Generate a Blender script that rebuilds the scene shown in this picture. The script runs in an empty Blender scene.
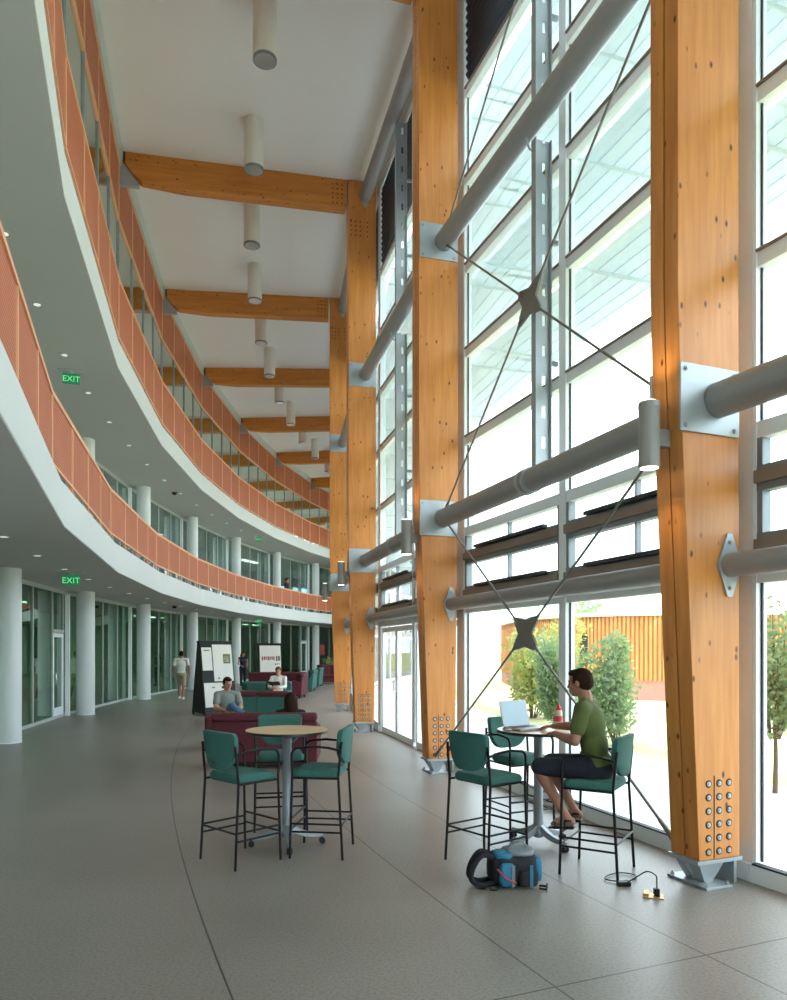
import bpy, math, random
from mathutils import Vector, Matrix, Quaternion
random.seed(7)
scene = bpy.context.scene
COL = scene.collection
PI = math.pi

# ------------------------------------------------------------------ camera, sky, sun, exposure
cam_d = bpy.data.cameras.new('camera')
cam_d.sensor_width = 36.0
cam_d.sensor_fit = 'AUTO'
cam_d.lens = 26.64
cam_d.shift_y = 0.1475
cam_d.clip_start = 0.05
cam_d.clip_end = 600
cam = bpy.data.objects.new('camera', cam_d)
cam.location = (0, 0, 1.85)
cam.rotation_euler = (PI / 2, 0, 0)
COL.objects.link(cam)
scene.camera = cam

world = bpy.data.worlds.new('sky')
scene.world = world
world.use_nodes = True
wn = world.node_tree
wn.nodes.clear()
w_out = wn.nodes.new('ShaderNodeOutputWorld')
w_bg = wn.nodes.new('ShaderNodeBackground')
w_bg.inputs['Strength'].default_value = 4.2
w_tc = wn.nodes.new('ShaderNodeTexCoord')
w_map = wn.nodes.new('ShaderNodeMapping')
w_map.inputs['Scale'].default_value = (1.2, 1.2, 4.0)
w_noise = wn.nodes.new('ShaderNodeTexNoise')
w_noise.inputs['Scale'].default_value = 2.2
w_noise.inputs['Detail'].default_value = 6
w_ramp = wn.nodes.new('ShaderNodeValToRGB')
w_ramp.color_ramp.elements[0].position = 0.38
w_ramp.color_ramp.elements[0].color = (0.50, 0.64, 0.82, 1)
w_ramp.color_ramp.elements[1].position = 0.62
w_ramp.color_ramp.elements[1].color = (0.98, 0.98, 0.96, 1)
wn.links.new(w_tc.outputs['Generated'], w_map.inputs['Vector'])
wn.links.new(w_map.outputs['Vector'], w_noise.inputs['Vector'])
wn.links.new(w_noise.outputs['Fac'], w_ramp.inputs['Fac'])
wn.links.new(w_ramp.outputs['Color'], w_bg.inputs['Color'])
wn.links.new(w_bg.outputs['Background'], w_out.inputs['Surface'])

sun_d = bpy.data.lights.new('sun', 'SUN')
sun_d.energy = 5.2
sun_d.angle = math.radians(1.0)
sun_d.color = (1.0, 0.95, 0.88)
sun = bpy.data.objects.new('sun', sun_d)
COL.objects.link(sun)
sun.rotation_euler = Vector((0.28, 0.14, -1.0)).to_track_quat('-Z', 'Y').to_euler()

scene.view_settings.view_transform = 'Standard'
scene.view_settings.look = 'None'
scene.view_settings.gamma = 1.0
scene.view_settings.use_curve_mapping = False
scene.view_settings.exposure = 0.70
try:
    scene.cycles.max_bounces = 10
    scene.cycles.diffuse_bounces = 6
    scene.cycles.glossy_bounces = 4
    scene.cycles.transparent_max_bounces = 24
    scene.cycles.sample_clamp_indirect = 8.0
    scene.cycles.use_denoising = True
except Exception:
    pass

# ------------------------------------------------------------------ the curved plan
# All of the hall lies on arcs about one centre.  ro = distance outwards (to the left) from the
# timber colonnade, k = bay number along it, h = height.
XC, YC, RR = 59.1096, 28.5296, 61.2200
A0, DA = -0.382986, 0.0896664


def ang(k):
    return A0 + k * DA


def P(ro, k, h=0.0):
    a = ang(k)
    r = RR + ro
    return Vector((XC - r * math.cos(a), YC + r * math.sin(a), h))


def Pc(ro, k, h=0.0):
    k0 = math.floor(k + 1e-9)
    t = k - k0
    if t < 1e-6:
        return P(ro, k0, h)
    return P(ro, k0, h).lerp(P(ro, k0 + 1, h), t)


def cdir(k):
    k0 = math.floor(k + 1e-9)
    return (P(0, k0 + 1) - P(0, k0)).normalized()


# ------------------------------------------------------------------ mesh builder
class MB:
    def __init__(self):
        self.v = []
        self.f = []

    def add(self, vs, fs):
        b = len(self.v)
        self.v += [Vector(p) for p in vs]
        self.f += [tuple(b + i for i in f) for f in fs]

    def box(self, x0, x1, y0, y1, z0, z1, m=None):
        vs = [Vector((x, y, z)) for z in (z0, z1) for y in (y0, y1) for x in (x0, x1)]
        if m is not None:
            vs = [m @ p for p in vs]
        self.add(vs, [(0, 2, 3, 1), (4, 5, 7, 6), (0, 1, 5, 4), (2, 6, 7, 3), (0, 4, 6, 2), (1, 3, 7, 5)])
        return self

    def hexa(self, b, t):
        """b, t: four bottom and four top corners, anticlockwise from above"""
        self.add(list(b) + list(t), [(3, 2, 1, 0), (4, 5, 6, 7)] + [(i, (i + 1) % 4, 4 + (i + 1) % 4, 4 + i) for i in range(4)])
        return self

    def prism(self, poly, d):
        """poly: planar loop of points, d: extrusion vector"""
        n = len(poly)
        poly = [Vector(p) for p in poly]
        d = Vector(d)
        nrm = Vector((0, 0, 0))
        for i in range(n):
            nrm += poly[i].cross(poly[(i + 1) % n])
        if nrm.dot(d) < 0:
            poly = poly[::-1]
        vs = poly + [p + d for p in poly]
        self.add(vs, [tuple(range(n - 1, -1, -1)), tuple(range(n, 2 * n))] + [(i, (i + 1) % n, n + (i + 1) % n, n + i) for i in range(n)])
        return self

    def tube(self, pts, rad, seg=10, closed=False, squash=None):
        pts = [Vector(p) for p in pts]
        n = len(pts)
        rads = rad if isinstance(rad, (list, tuple)) else [rad] * n
        rings = []
        up = Vector((0, 0, 1))
        prev = None
        for i in range(n):
            if closed:
                t = (pts[(i + 1) % n] - pts[i - 1]).normalized()
            elif i == 0:
                t = (pts[1] - pts[0]).normalized()
            elif i == n - 1:
                t = (pts[-1] - pts[-2]).normalized()
            else:
                t = ((pts[i + 1] - pts[i]).normalized() + (pts[i] - pts[i - 1]).normalized()).normalized()
            if prev is None:
                ref = up if abs(t.z) < 0.95 else Vector((1, 0, 0))
                s = t.cross(ref).normalized()
            else:
                s = (prev - t * prev.dot(t)).normalized()
            prev = s
            w = t.cross(s)
            k = 1.0
            if 0 < i < n - 1 and not closed:
                c = (pts[i + 1] - pts[i]).normalized().dot((pts[i] - pts[i - 1]).normalized())
                k = 1.0
            rings.append([pts[i] + (s * math.cos(2 * PI * j / seg) + w * math.sin(2 * PI * j / seg)) * rads[i] * k for j in range(seg)])
        vs = [p for r in rings for p in r]
        fs = []
        m = n if closed else n - 1
        for i in range(m):
            a, b = i * seg, ((i + 1) % n) * seg
            for j in range(seg):
                j2 = (j + 1) % seg
                fs.append((a + j, b + j, b + j2, a + j2))
        if not closed:
            fs.append(tuple(range(seg)))
            fs.append(tuple(range((n - 1) * seg + seg - 1, (n - 1) * seg - 1, -1)))
        self.add(vs, fs)
        return self

    def lathe(self, prof, c=(0, 0, 0), seg=24, m=None):
        c = Vector(c)
        vs, fs = [], []
        for r, z in prof:
            for j in range(seg):
                t = 2 * PI * j / seg
                vs.append(c + Vector((r * math.cos(t), r * math.sin(t), z)))
        n = len(prof)
        for i in range(n - 1):
            for j in range(seg):
                j2 = (j + 1) % seg
                fs.append((i * seg + j, i * seg + j2, (i + 1) * seg + j2, (i + 1) * seg + j))
        fs.append(tuple(range(seg - 1, -1, -1)))
        fs.append(tuple(range((n - 1) * seg, n * seg)))
        if m is not None:
            vs = [m @ p for p in vs]
        self.add(vs, fs)
        return self

    def ell(self, c, r, m=None, su=14, sv=10):
        c = Vector(c)
        vs = [Vector((0, 0, -r[2]))]
        for i in range(1, sv):
            a = -PI / 2 + PI * i / sv
            for j in range(su):
                t = 2 * PI * j / su
                vs.append(Vector((r[0] * math.cos(a) * math.cos(t), r[1] * math.cos(a) * math.sin(t), r[2] * math.sin(a))))
        vs.append(Vector((0, 0, r[2])))
        fs = [(0, 1 + (j + 1) % su, 1 + j) for j in range(su)]
        for i in range(sv - 2):
            for j in range(su):
                a, b = 1 + i * su, 1 + (i + 1) * su
                j2 = (j + 1) % su
                fs.append((a + j, a + j2, b + j2, b + j))
        last = len(vs) - 1
        a = 1 + (sv - 2) * su
        fs += [(a + j, a + (j + 1) % su, last) for j in range(su)]
        if m is not None:
            vs = [m @ p for p in vs]
        self.add([c + p for p in vs], fs)
        return self

    def cap(self, a, b, ra, rb, seg=12):
        """limb segment with rounded ends"""
        a, b = Vector(a), Vector(b)
        self.tube([a, b], [ra, rb], seg)
        self.ell(a, (ra, ra, ra), su=seg, sv=8)
        self.ell(b, (rb, rb, rb), su=seg, sv=8)
        return self

    def sweep(self, prof, ks, chord=True, closed=True):
        """prof: closed loop of (ro, h); swept along stations ks"""
        fn = Pc if chord else P
        n = len(prof)
        vs = [fn(r, k, h) for k in ks for r, h in prof]
        fs = []
        for i in range(len(ks) - 1):
            for j in range(n):
                j2 = (j + 1) % n
                fs.append((i * n + j, i * n + j2, (i + 1) * n + j2, (i + 1) * n + j))
        fs.append(tuple(range(n - 1, -1, -1)))
        fs.append(tuple(range((len(ks) - 1) * n, len(ks) * n)))
        self.add(vs, fs)
        return self

    def bar(self, r0, r1, h0, h1, k0, k1):
        ks = [k0] + [k for k in range(math.ceil(k0 + 1e-4), math.floor(k1 - 1e-4) + 1)] + [k1]
        return self.sweep([(r0, h0), (r0, h1), (r1, h1), (r1, h0)], ks)

    def build(self, name, mat, parent=None, bevel=0, smooth=True, angle=35, bseg=2):
        me = bpy.data.meshes.new(name)
        vs = self.v
        if parent is not None and getattr(parent, 'world_built', None):
            pass
        me.from_pydata([tuple(p) for p in vs], [], self.f)
        me.materials.append(mat)
        me.validate()
        import bmesh as _b
        bm = _b.new()
        bm.from_mesh(me)
        _b.ops.recalc_face_normals(bm, faces=bm.faces)
        bm.to_mesh(me)
        bm.free()
        if smooth:
            me.polygons.foreach_set('use_smooth', [True] * len(me.polygons))
            me.set_sharp_from_angle(angle=math.radians(angle))
        me.update()
        o = bpy.data.objects.new(name, me)
        COL.objects.link(o)
        if parent is not None:
            o.parent = parent
        if bevel:
            b = o.modifiers.new('bevel', 'BEVEL')
            b.width = bevel
            b.segments = bseg
            b.limit_method = 'ANGLE'
            b.angle_limit = math.radians(40)
        return o


def tag(o, label, cat, group=None, kind=None):
    o['label'] = label
    o['category'] = cat
    if group:
        o['group'] = group
    if kind:
        o['kind'] = kind
    return o


def thing(name, label, cat, loc=(0, 0, 0), rz=0.0, group=None, kind=None):
    o = bpy.data.objects.new(name, None)
    o.empty_display_size = 0.1
    o.location = loc
    o.rotation_euler = (0, 0, rz)
    COL.objects.link(o)
    if label:
        tag(o, label, cat, group, kind)
    elif kind:
        o['kind'] = kind
    return o


def kids(o):
    return [c for c in COL.objects if c.parent == o]


def dup(o, loc=None, rz=None, label=None, parent=None):
    c = o.copy()
    COL.objects.link(c)
    c.parent = parent
    if loc is not None:
        c.location = loc
    if rz is not None:
        c.rotation_euler = (0, 0, rz)
    if label:
        c['label'] = label
    for ch in list(o.children):
        dup(ch, parent=c)
    return c


# ------------------------------------------------------------------ materials
def srgb(r, g, b):
    def f(c):
        c /= 255.0
        return c / 12.92 if c <= 0.04045 else ((c + 0.055) / 1.055) ** 2.4
    return (f(r), f(g), f(b), 1)


def nmat(name):
    m = bpy.data.materials.new(name)
    m.use_nodes = True
    nt = m.node_tree
    nt.nodes.clear()
    out = nt.nodes.new('ShaderNodeOutputMaterial')
    b = nt.nodes.new('ShaderNodeBsdfPrincipled')
    nt.links.new(b.outputs['BSDF'], out.inputs['Surface'])
    return m, nt, b, out


def plain(name, col, rough=0.5, metal=0.0, var=0.06, scale=6.0, bump=0.0, emit=None, estr=0, spec=None, coat=0):
    m, nt, b, out = nmat(name)
    tc = nt.nodes.new('ShaderNodeTexCoord')
    no = nt.nodes.new('ShaderNodeTexNoise')
    no.inputs['Scale'].default_value = scale
    no.inputs['Detail'].default_value = 4
    nt.links.new(tc.outputs['Object'], no.inputs['Vector'])
    mix = nt.nodes.new('ShaderNodeMixRGB')
    mix.inputs[1].default_value = tuple(c * (1 - var) for c in col[:3]) + (1,)
    mix.inputs[2].default_value = tuple(min(1, c * (1 + var)) for c in col[:3]) + (1,)
    nt.links.new(no.outputs['Fac'], mix.inputs[0])
    nt.links.new(mix.outputs[0], b.inputs['Base Color'])
    b.inputs['Roughness'].default_value = rough
    b.inputs['Metallic'].default_value = metal
    if spec is not None:
        b.inputs['Specular IOR Level'].default_value = spec
    if coat:
        b.inputs['Coat Weight'].default_value = coat
    if bump:
        bp = nt.nodes.new('ShaderNodeBump')
        bp.inputs['Strength'].default_value = bump
        bp.inputs['Distance'].default_value = 0.01
        n2 = nt.nodes.new('ShaderNodeTexNoise')
        n2.inputs['Scale'].default_value = scale * 12
        nt.links.new(tc.outputs['Object'], n2.inputs['Vector'])
        nt.links.new(n2.outputs['Fac'], bp.inputs['Height'])
        nt.links.new(bp.outputs['Normal'], b.inputs['Normal'])
    if emit:
        b.inputs['Emission Color'].default_value = emit
        b.inputs['Emission Strength'].default_value = estr
    return m


def wood(name, col, axis='Z', knots=True, rough=0.4, dark=0.55):
    """grain running along axis, with scattered knots"""
    m, nt, b, out = nmat(name)
    tc = nt.nodes.new('ShaderNodeTexCoord')
    mp = nt.nodes.new('ShaderNodeMapping')
    s = {'X': (0.6, 9, 9), 'Y': (9, 0.6, 9), 'Z': (9, 9, 0.6)}[axis]
    mp.inputs['Scale'].default_value = s
    nt.links.new(tc.outputs['Object'], mp.inputs['Vector'])
    no = nt.nodes.new('ShaderNodeTexNoise')
    no.inputs['Scale'].default_value = 2.2
    no.inputs['Detail'].default_value = 6
    no.inputs['Distortion'].default_value = 0.4
    nt.links.new(mp.outputs['Vector'], no.inputs['Vector'])
    rp = nt.nodes.new('ShaderNodeValToRGB')
    rp.color_ramp.elements[0].position = 0.3
    rp.color_ramp.elements[0].color = (col[0] * 0.86, col[1] * 0.78, col[2] * 0.68, 1)
    rp.color_ramp.elements[1].position = 0.68
    rp.color_ramp.elements[1].color = (min(1, col[0] * 1.06), min(1, col[1] * 1.09), min(1, col[2] * 1.1), 1)
    nt.links.new(no.outputs['Fac'], rp.inputs['Fac'])
    last = rp.outputs['Color']
    # broad board-to-board variation
    mp2 = nt.nodes.new('ShaderNodeMapping')
    mp2.inputs['Scale'].default_value = {'X': (0.35, 3, 3), 'Y': (3, 0.35, 3), 'Z': (3, 3, 0.35)}[axis]
    nt.links.new(tc.outputs['Object'], mp2.inputs['Vector'])
    n3 = nt.nodes.new('ShaderNodeTexNoise')
    n3.inputs['Scale'].default_value = 1.3
    nt.links.new(mp2.outputs['Vector'], n3.inputs['Vector'])
    mx0 = nt.nodes.new('ShaderNodeMixRGB')
    mx0.blend_type = 'MULTIPLY'
    r3 = nt.nodes.new('ShaderNodeValToRGB')
    r3.color_ramp.elements[0].position = 0.35
    r3.color_ramp.elements[0].color = (0.86, 0.8, 0.74, 1)
    r3.color_ramp.elements[1].position = 0.65
    r3.color_ramp.elements[1].color = (1, 1, 1, 1)
    nt.links.new(n3.outputs['Fac'], r3.inputs['Fac'])
    mx0.inputs[0].default_value = 0.9
    nt.links.new(last, mx0.inputs[1])
    nt.links.new(r3.outputs['Color'], mx0.inputs[2])
    last = mx0.outputs[0]
    if knots:
        mk = nt.nodes.new('ShaderNodeMapping')
        mk.inputs['Scale'].default_value = {'X': (0.7, 1.3, 1.3), 'Y': (1.3, 0.7, 1.3), 'Z': (1.3, 1.3, 0.7)}[axis]
        nt.links.new(tc.outputs['Object'], mk.inputs['Vector'])
        vo = nt.nodes.new('ShaderNodeTexVoronoi')
        vo.inputs['Scale'].default_value = 6.5
        vo.inputs['Randomness'].default_value = 1.0
        nt.links.new(mk.outputs['Vector'], vo.inputs['Vector'])
        kr = nt.nodes.new('ShaderNodeValToRGB')
        kr.color_ramp.elements[0].position = 0.07
        kr.color_ramp.elements[0].color = (1, 1, 1, 1)
        kr.color_ramp.elements[1].position = 0.16
        kr.color_ramp.elements[1].color = (0, 0, 0, 1)
        nt.links.new(vo.outputs['Distance'], kr.inputs['Fac'])
        mx = nt.nodes.new('ShaderNodeMixRGB')
        mx.inputs[2].default_value = (col[0] * 0.14, col[1] * 0.07, col[2] * 0.07, 1)
        nt.links.new(kr.outputs['Color'], mx.inputs[0])
        nt.links.new(last, mx.inputs[1])
        last = mx.outputs[0]
    nt.links.new(last, b.inputs['Base Color'])
    b.inputs['Roughness'].default_value = rough
    bp = nt.nodes.new('ShaderNodeBump')
    bp.inputs['Strength'].default_value = 0.08
    bp.inputs['Distance'].default_value = 0.01
    nt.links.new(no.outputs['Fac'], bp.inputs['Height'])
    nt.links.new(bp.outputs['Normal'], b.inputs['Normal'])
    return m


def glass(name, tint, refl=0.06, edge=0.6, rough=0.0):
    """thin pane: lets light through with a tint and mirrors at grazing angles"""
    m = bpy.data.materials.new(name)
    m.use_nodes = True
    nt = m.node_tree
    nt.nodes.clear()
    out = nt.nodes.new('ShaderNodeOutputMaterial')
    tr = nt.nodes.new('ShaderNodeBsdfTransparent')
    tr.inputs['Color'].default_value = tint
    gl = nt.nodes.new('ShaderNodeBsdfGlossy')
    gl.inputs['Roughness'].default_value = rough
    gl.inputs['Color'].default_value = (0.9, 0.95, 0.95, 1)
    lw = nt.nodes.new('ShaderNodeLayerWeight')
    lw.inputs['Blend'].default_value = 0.5
    pw = nt.nodes.new('ShaderNodeMath')
    pw.operation = 'POWER'
    pw.inputs[1].default_value = 4.0
    nt.links.new(lw.outputs['Facing'], pw.inputs[0])
    mr = nt.nodes.new('ShaderNodeMapRange')
    mr.inputs['To Min'].default_value = refl
    mr.inputs['To Max'].default_value = edge
    nt.links.new(pw.outputs[0], mr.inputs['Value'])
    mix = nt.nodes.new('ShaderNodeMixShader')
    nt.links.new(mr.outputs['Result'], mix.inputs['Fac'])
    nt.links.new(tr.outputs[0], mix.inputs[1])
    nt.links.new(gl.outputs[0], mix.inputs[2])
    nt.links.new(mix.outputs[0], out.inputs['Surface'])
    return m


def slatted(name, col, pitch=0.045):
    """rust coloured panel of fine horizontal battens"""
    m, nt, b, out = nmat(name)
    tc = nt.nodes.new('ShaderNodeTexCoord')
    sp = nt.nodes.new('ShaderNodeSeparateXYZ')
    nt.links.new(tc.outputs['Object'], sp.inputs[0])
    mu = nt.nodes.new('ShaderNodeMath')
    mu.operation = 'MULTIPLY'
    mu.inputs[1].default_value = 2 * PI / pitch
    nt.links.new(sp.outputs['Z'], mu.inputs[0])
    si = nt.nodes.new('ShaderNodeMath')
    si.operation = 'SINE'
    nt.links.new(mu.outputs[0], si.inputs[0])
    mr = nt.nodes.new('ShaderNodeMapRange')
    mr.inputs['From Min'].default_value = -1
    nt.links.new(si.outputs[0], mr.inputs['Value'])
    no = nt.nodes.new('ShaderNodeTexNoise')
    no.inputs['Scale'].default_value = 1.7
    nt.links.new(tc.outputs['Object'], no.inputs['Vector'])
    c1 = nt.nodes.new('ShaderNodeMixRGB')
    c1.inputs[1].default_value = (col[0] * 0.85, col[1] * 0.8, col[2] * 0.78, 1)
    c1.inputs[2].default_value = (col[0] * 1.12, col[1] * 1.15, col[2] * 1.15, 1)
    nt.links.new(no.outputs['Fac'], c1.inputs[0])
    c2 = nt.nodes.new('ShaderNodeMixRGB')
    c2.blend_type = 'MULTIPLY'
    c2.inputs[2].default_value = (0.42, 0.36, 0.34, 1)
    pw = nt.nodes.new('ShaderNodeMath')
    pw.operation = 'POWER'
    pw.inputs[1].default_value = 4
    nt.links.new(mr.outputs['Result'], pw.inputs[0])
    nt.links.new(pw.outputs[0], c2.inputs[0])
    nt.links.new(c1.outputs[0], c2.inputs[1])
    nt.links.new(c2.outputs[0], b.inputs['Base Color'])
    b.inputs['Roughness'].default_value = 0.6
    return m


def floor_mat():
    m, nt, b, out = nmat('polished_concrete')
    N = nt.nodes.new
    L = nt.links.new
    tc = N('ShaderNodeTexCoord')
    n1 = N('ShaderNodeTexNoise'); n1.inputs['Scale'].default_value = 0.45; n1.inputs['Detail'].default_value = 5
    n2 = N('ShaderNodeTexNoise'); n2.inputs['Scale'].default_value = 55; n2.inputs['Detail'].default_value = 3
    L(tc.outputs['Object'], n1.inputs['Vector']); L(tc.outputs['Object'], n2.inputs['Vector'])
    r1 = N('ShaderNodeValToRGB')
    r1.color_ramp.elements[0].position = 0.32; r1.color_ramp.elements[0].color = (0.205, 0.182, 0.162, 1)
    r1.color_ramp.elements[1].position = 0.7; r1.color_ramp.elements[1].color = (0.285, 0.256, 0.230, 1)
    L(n1.outputs['Fac'], r1.inputs['Fac'])
    r2 = N('ShaderNodeValToRGB')
    r2.color_ramp.elements[0].position = 0.36; r2.color_ramp.elements[0].color = (0.7, 0.7, 0.7, 1)
    r2.color_ramp.elements[1].position = 0.55; r2.color_ramp.elements[1].color = (1.05, 1.05, 1.05, 1)
    L(n2.outputs['Fac'], r2.inputs['Fac'])
    mu = N('ShaderNodeMixRGB'); mu.blend_type = 'MULTIPLY'; mu.inputs[0].default_value = 0.8
    L(r1.outputs['Color'], mu.inputs[1]); L(r2.outputs['Color'], mu.inputs[2])
    # saw-cut joints along arcs and radii
    sub = N('ShaderNodeVectorMath'); sub.operation = 'SUBTRACT'; sub.inputs[1].default_value = (XC, YC, 0)
    L(tc.outputs['Object'], sub.inputs[0])
    ln = N('ShaderNodeVectorMath'); ln.operation = 'LENGTH'
    L(sub.outputs[0], ln.inputs[0])
    last = None
    def acc(sock):
        nonlocal last
        if last is None:
            last = sock
        else:
            mx = N('ShaderNodeMath'); mx.operation = 'MAXIMUM'
            L(last, mx.inputs[0]); L(sock, mx.inputs[1]); last = mx.outputs[0]
    for ro in (0.87, 1.95, 3.6):
        s = N('ShaderNodeMath'); s.operation = 'SUBTRACT'; s.inputs[1].default_value = RR + ro
        L(ln.outputs['Value'], s.inputs[0])
        ab = N('ShaderNodeMath'); ab.operation = 'ABSOLUTE'; L(s.outputs[0], ab.inputs[0])
        lt = N('ShaderNodeMath'); lt.operation = 'LESS_THAN'; lt.inputs[1].default_value = 0.0055
        L(ab.outputs[0], lt.inputs[0]); acc(lt.outputs[0])
    sx = N('ShaderNodeSeparateXYZ'); L(sub.outputs[0], sx.inputs[0])
    ng = N('ShaderNodeMath'); ng.operation = 'MULTIPLY'; ng.inputs[1].default_value = -1; L(sx.outputs['X'], ng.inputs[0])
    at = N('ShaderNodeMath'); at.operation = 'ARCTAN2'; L(sx.outputs['Y'], at.inputs[0]); L(ng.outputs[0], at.inputs[1])
    for k in (-0.17,):
        s = N('ShaderNodeMath'); s.operation = 'SUBTRACT'; s.inputs[1].default_value = ang(k); L(at.outputs[0], s.inputs[0])
        ab = N('ShaderNodeMath'); ab.operation = 'ABSOLUTE'; L(s.outputs[0], ab.inputs[0])
        lt = N('ShaderNodeMath'); lt.operation = 'LESS_THAN'; lt.inputs[1].default_value = 0.00009
        L(ab.outputs[0], lt.inputs[0]); acc(lt.outputs[0])
    cj = N('ShaderNodeMixRGB'); cj.inputs[2].default_value = (0.05, 0.045, 0.04, 1)
    L(last, cj.inputs[0]); L(mu.outputs[0], cj.inputs[1])
    L(cj.outputs[0], b.inputs['Base Color'])
    rr = N('ShaderNodeMapRange'); rr.inputs['To Min'].default_value = 0.30; rr.inputs['To Max'].default_value = 0.46
    L(n1.outputs['Fac'], rr.inputs['Value']); L(rr.outputs['Result'], b.inputs['Roughness'])
    b.inputs['Specular IOR Level'].default_value = 0.4
    return m


M = {}
M['floor'] = floor_mat()
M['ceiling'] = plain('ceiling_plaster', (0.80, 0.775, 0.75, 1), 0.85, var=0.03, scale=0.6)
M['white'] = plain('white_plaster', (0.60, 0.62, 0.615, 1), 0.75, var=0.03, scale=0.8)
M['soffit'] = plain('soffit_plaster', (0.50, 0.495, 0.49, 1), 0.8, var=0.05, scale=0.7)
M['column'] = plain('column_paint', (0.68, 0.72, 0.73, 1), 0.55, var=0.03, scale=1.5)
M['glulam'] = wood('glulam_upright', (0.66, 0.262, 0.062), 'Z')
M['glulam_beam'] = wood('glulam_beam', (0.62, 0.235, 0.04), 'X')
M['kerf'] = plain('kerf_shadow_gap', (0.05, 0.025, 0.012, 1), 0.9)
M['steel'] = plain('grey_painted_steel', (0.29, 0.285, 0.28, 1), 0.42, metal=0.15, var=0.04)
M['plate'] = plain('galvanised_plate', (0.40, 0.44, 0.47, 1), 0.42, metal=0.4, var=0.08, scale=9)
M['bronze'] = plain('bronze_rod', (0.20, 0.19, 0.175, 1), 0.45, metal=0.3)
M['dark_metal'] = plain('dark_metal', (0.035, 0.038, 0.042, 1), 0.45, metal=0.3)
M['black'] = plain('black_powder_coat', (0.008, 0.008, 0.010, 1), 0.4, spec=0.25)
M['frame'] = plain('pale_aluminium_frame', (0.84, 0.88, 0.90, 1), 0.35, var=0.02)
M['frame_dark'] = plain('grey_aluminium_frame', (0.22, 0.25, 0.27, 1), 0.45, metal=0.3)
M['bronze_trim'] = plain('brown_transom_cap', (0.25, 0.185, 0.145, 1), 0.45)
M['gasket'] = plain('gasket', (0.02, 0.022, 0.024, 1), 0.6)
M['upper_glass'] = glass('upper_pane', (0.50, 0.62, 0.62, 1), 0.24, 0.85)
M['glass'] = glass('clear_pane', (0.93, 0.97, 0.96, 1), 0.04, 0.40)
M['green_glass'] = glass('green_tinted_pane', (0.38, 0.62, 0.49, 1), 0.15, 0.75)
M['guard_glass'] = glass('guard_pane', (0.86, 0.92, 0.90, 1), 0.04, 0.35)
M['rust'] = slatted('rust_batten_panel', (0.50, 0.145, 0.062))
M['rust_frame'] = plain('salmon_frame', (0.74, 0.38, 0.22, 1), 0.5)
M['shade'] = plain('sunshade_blade', (0.76, 0.82, 0.84, 1), 0.4)
def translucentise(m, f):
    nt = m.node_tree
    b = [n for n in nt.nodes if n.type == 'BSDF_PRINCIPLED'][0]
    out = [n for n in nt.nodes if n.type == 'OUTPUT_MATERIAL'][0]
    tl = nt.nodes.new('ShaderNodeBsdfTranslucent')
    nt.links.new(b.inputs['Base Color'].links[0].from_socket, tl.inputs['Color'])
    mx = nt.nodes.new('ShaderNodeMixShader')
    mx.inputs[0].default_value = f
    nt.links.new(b.outputs[0], mx.inputs[1])
    nt.links.new(tl.outputs[0], mx.inputs[2])
    nt.links.new(mx.outputs[0], out.inputs['Surface'])


translucentise(M['shade'], 0.62)
M['louvre'] = plain('dark_louvre', (0.02, 0.03, 0.05, 1), 0.4, metal=0.3)
M['room'] = plain('room_wall', (0.55, 0.54, 0.49, 1), 0.85, var=0.1, scale=0.4)
M['teal'] = plain('teal_upholstery', (0.038, 0.14, 0.122, 1), 0.85, var=0.12, scale=30, bump=0.3)
M['maroon'] = plain('maroon_upholstery', (0.10, 0.015, 0.026, 1), 0.8, var=0.12, scale=30, bump=0.3)
M['tabletop'] = plain('pale_laminate', (0.62, 0.44, 0.27, 1), 0.35, var=0.08, scale=12)
M['table_edge'] = plain('black_edge_band', (0.015, 0.013, 0.012, 1), 0.4)
M['table_steel'] = plain('table_grey_steel', (0.27, 0.31, 0.34, 1), 0.35, metal=0.4)
M['rubber'] = plain('rubber', (0.012, 0.012, 0.012, 1), 0.7)
M['silver'] = plain('silver_reflector', (0.75, 0.75, 0.74, 1), 0.2, metal=0.9)
M['lamp_white'] = plain('lamp_cream', (0.74, 0.71, 0.65, 1), 0.5, var=0.02)
M['lamp_glow'] = plain('lamp_glow', (1, 0.95, 0.85, 1), 0.5, emit=(1, 0.9, 0.7, 1), estr=4)
M['spot_glow'] = plain('downlight_glow', (1, 0.95, 0.85, 1), 0.5, emit=(1, 0.93, 0.82, 1), estr=0.4)
M['exit_green'] = plain('exit_green', (0.012, 0.16, 0.06, 1), 0.4, emit=(0.03, 0.5, 0.17, 1), estr=0.12)
M['exit_letter'] = plain('exit_letter', (0.2, 0.7, 0.35, 1), 0.4, emit=(0.2, 0.9, 0.4, 1), estr=0.45)
M['skin'] = plain('skin', (0.50, 0.245, 0.165, 1), 0.55, var=0.06, scale=14)
M['skin_tan'] = plain('tanned_skin', (0.36, 0.165, 0.105, 1), 0.55, var=0.08, scale=14)
M['hair'] = plain('dark_brown_hair', (0.028, 0.013, 0.008, 1), 0.8, var=0.3, scale=60, bump=0.5, spec=0.15)
M['hair_red'] = plain('auburn_hair', (0.14, 0.05, 0.025, 1), 0.8, var=0.3, scale=60, bump=0.5, spec=0.15)
M['olive'] = plain('olive_cotton', (0.085, 0.115, 0.030, 1), 0.9, var=0.15, scale=9, bump=0.25)
M['navy'] = plain('navy_cotton', (0.012, 0.014, 0.028, 1), 0.85, var=0.2, scale=9)
M['grey_cloth'] = plain('grey_cotton', (0.24, 0.27, 0.26, 1), 0.9, var=0.1, scale=9)
M['white_cloth'] = plain('white_cotton', (0.72, 0.72, 0.68, 1), 0.9, var=0.05, scale=9)
M['khaki'] = plain('khaki_cotton', (0.36, 0.31, 0.23, 1), 0.9, var=0.1, scale=9)
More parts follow.
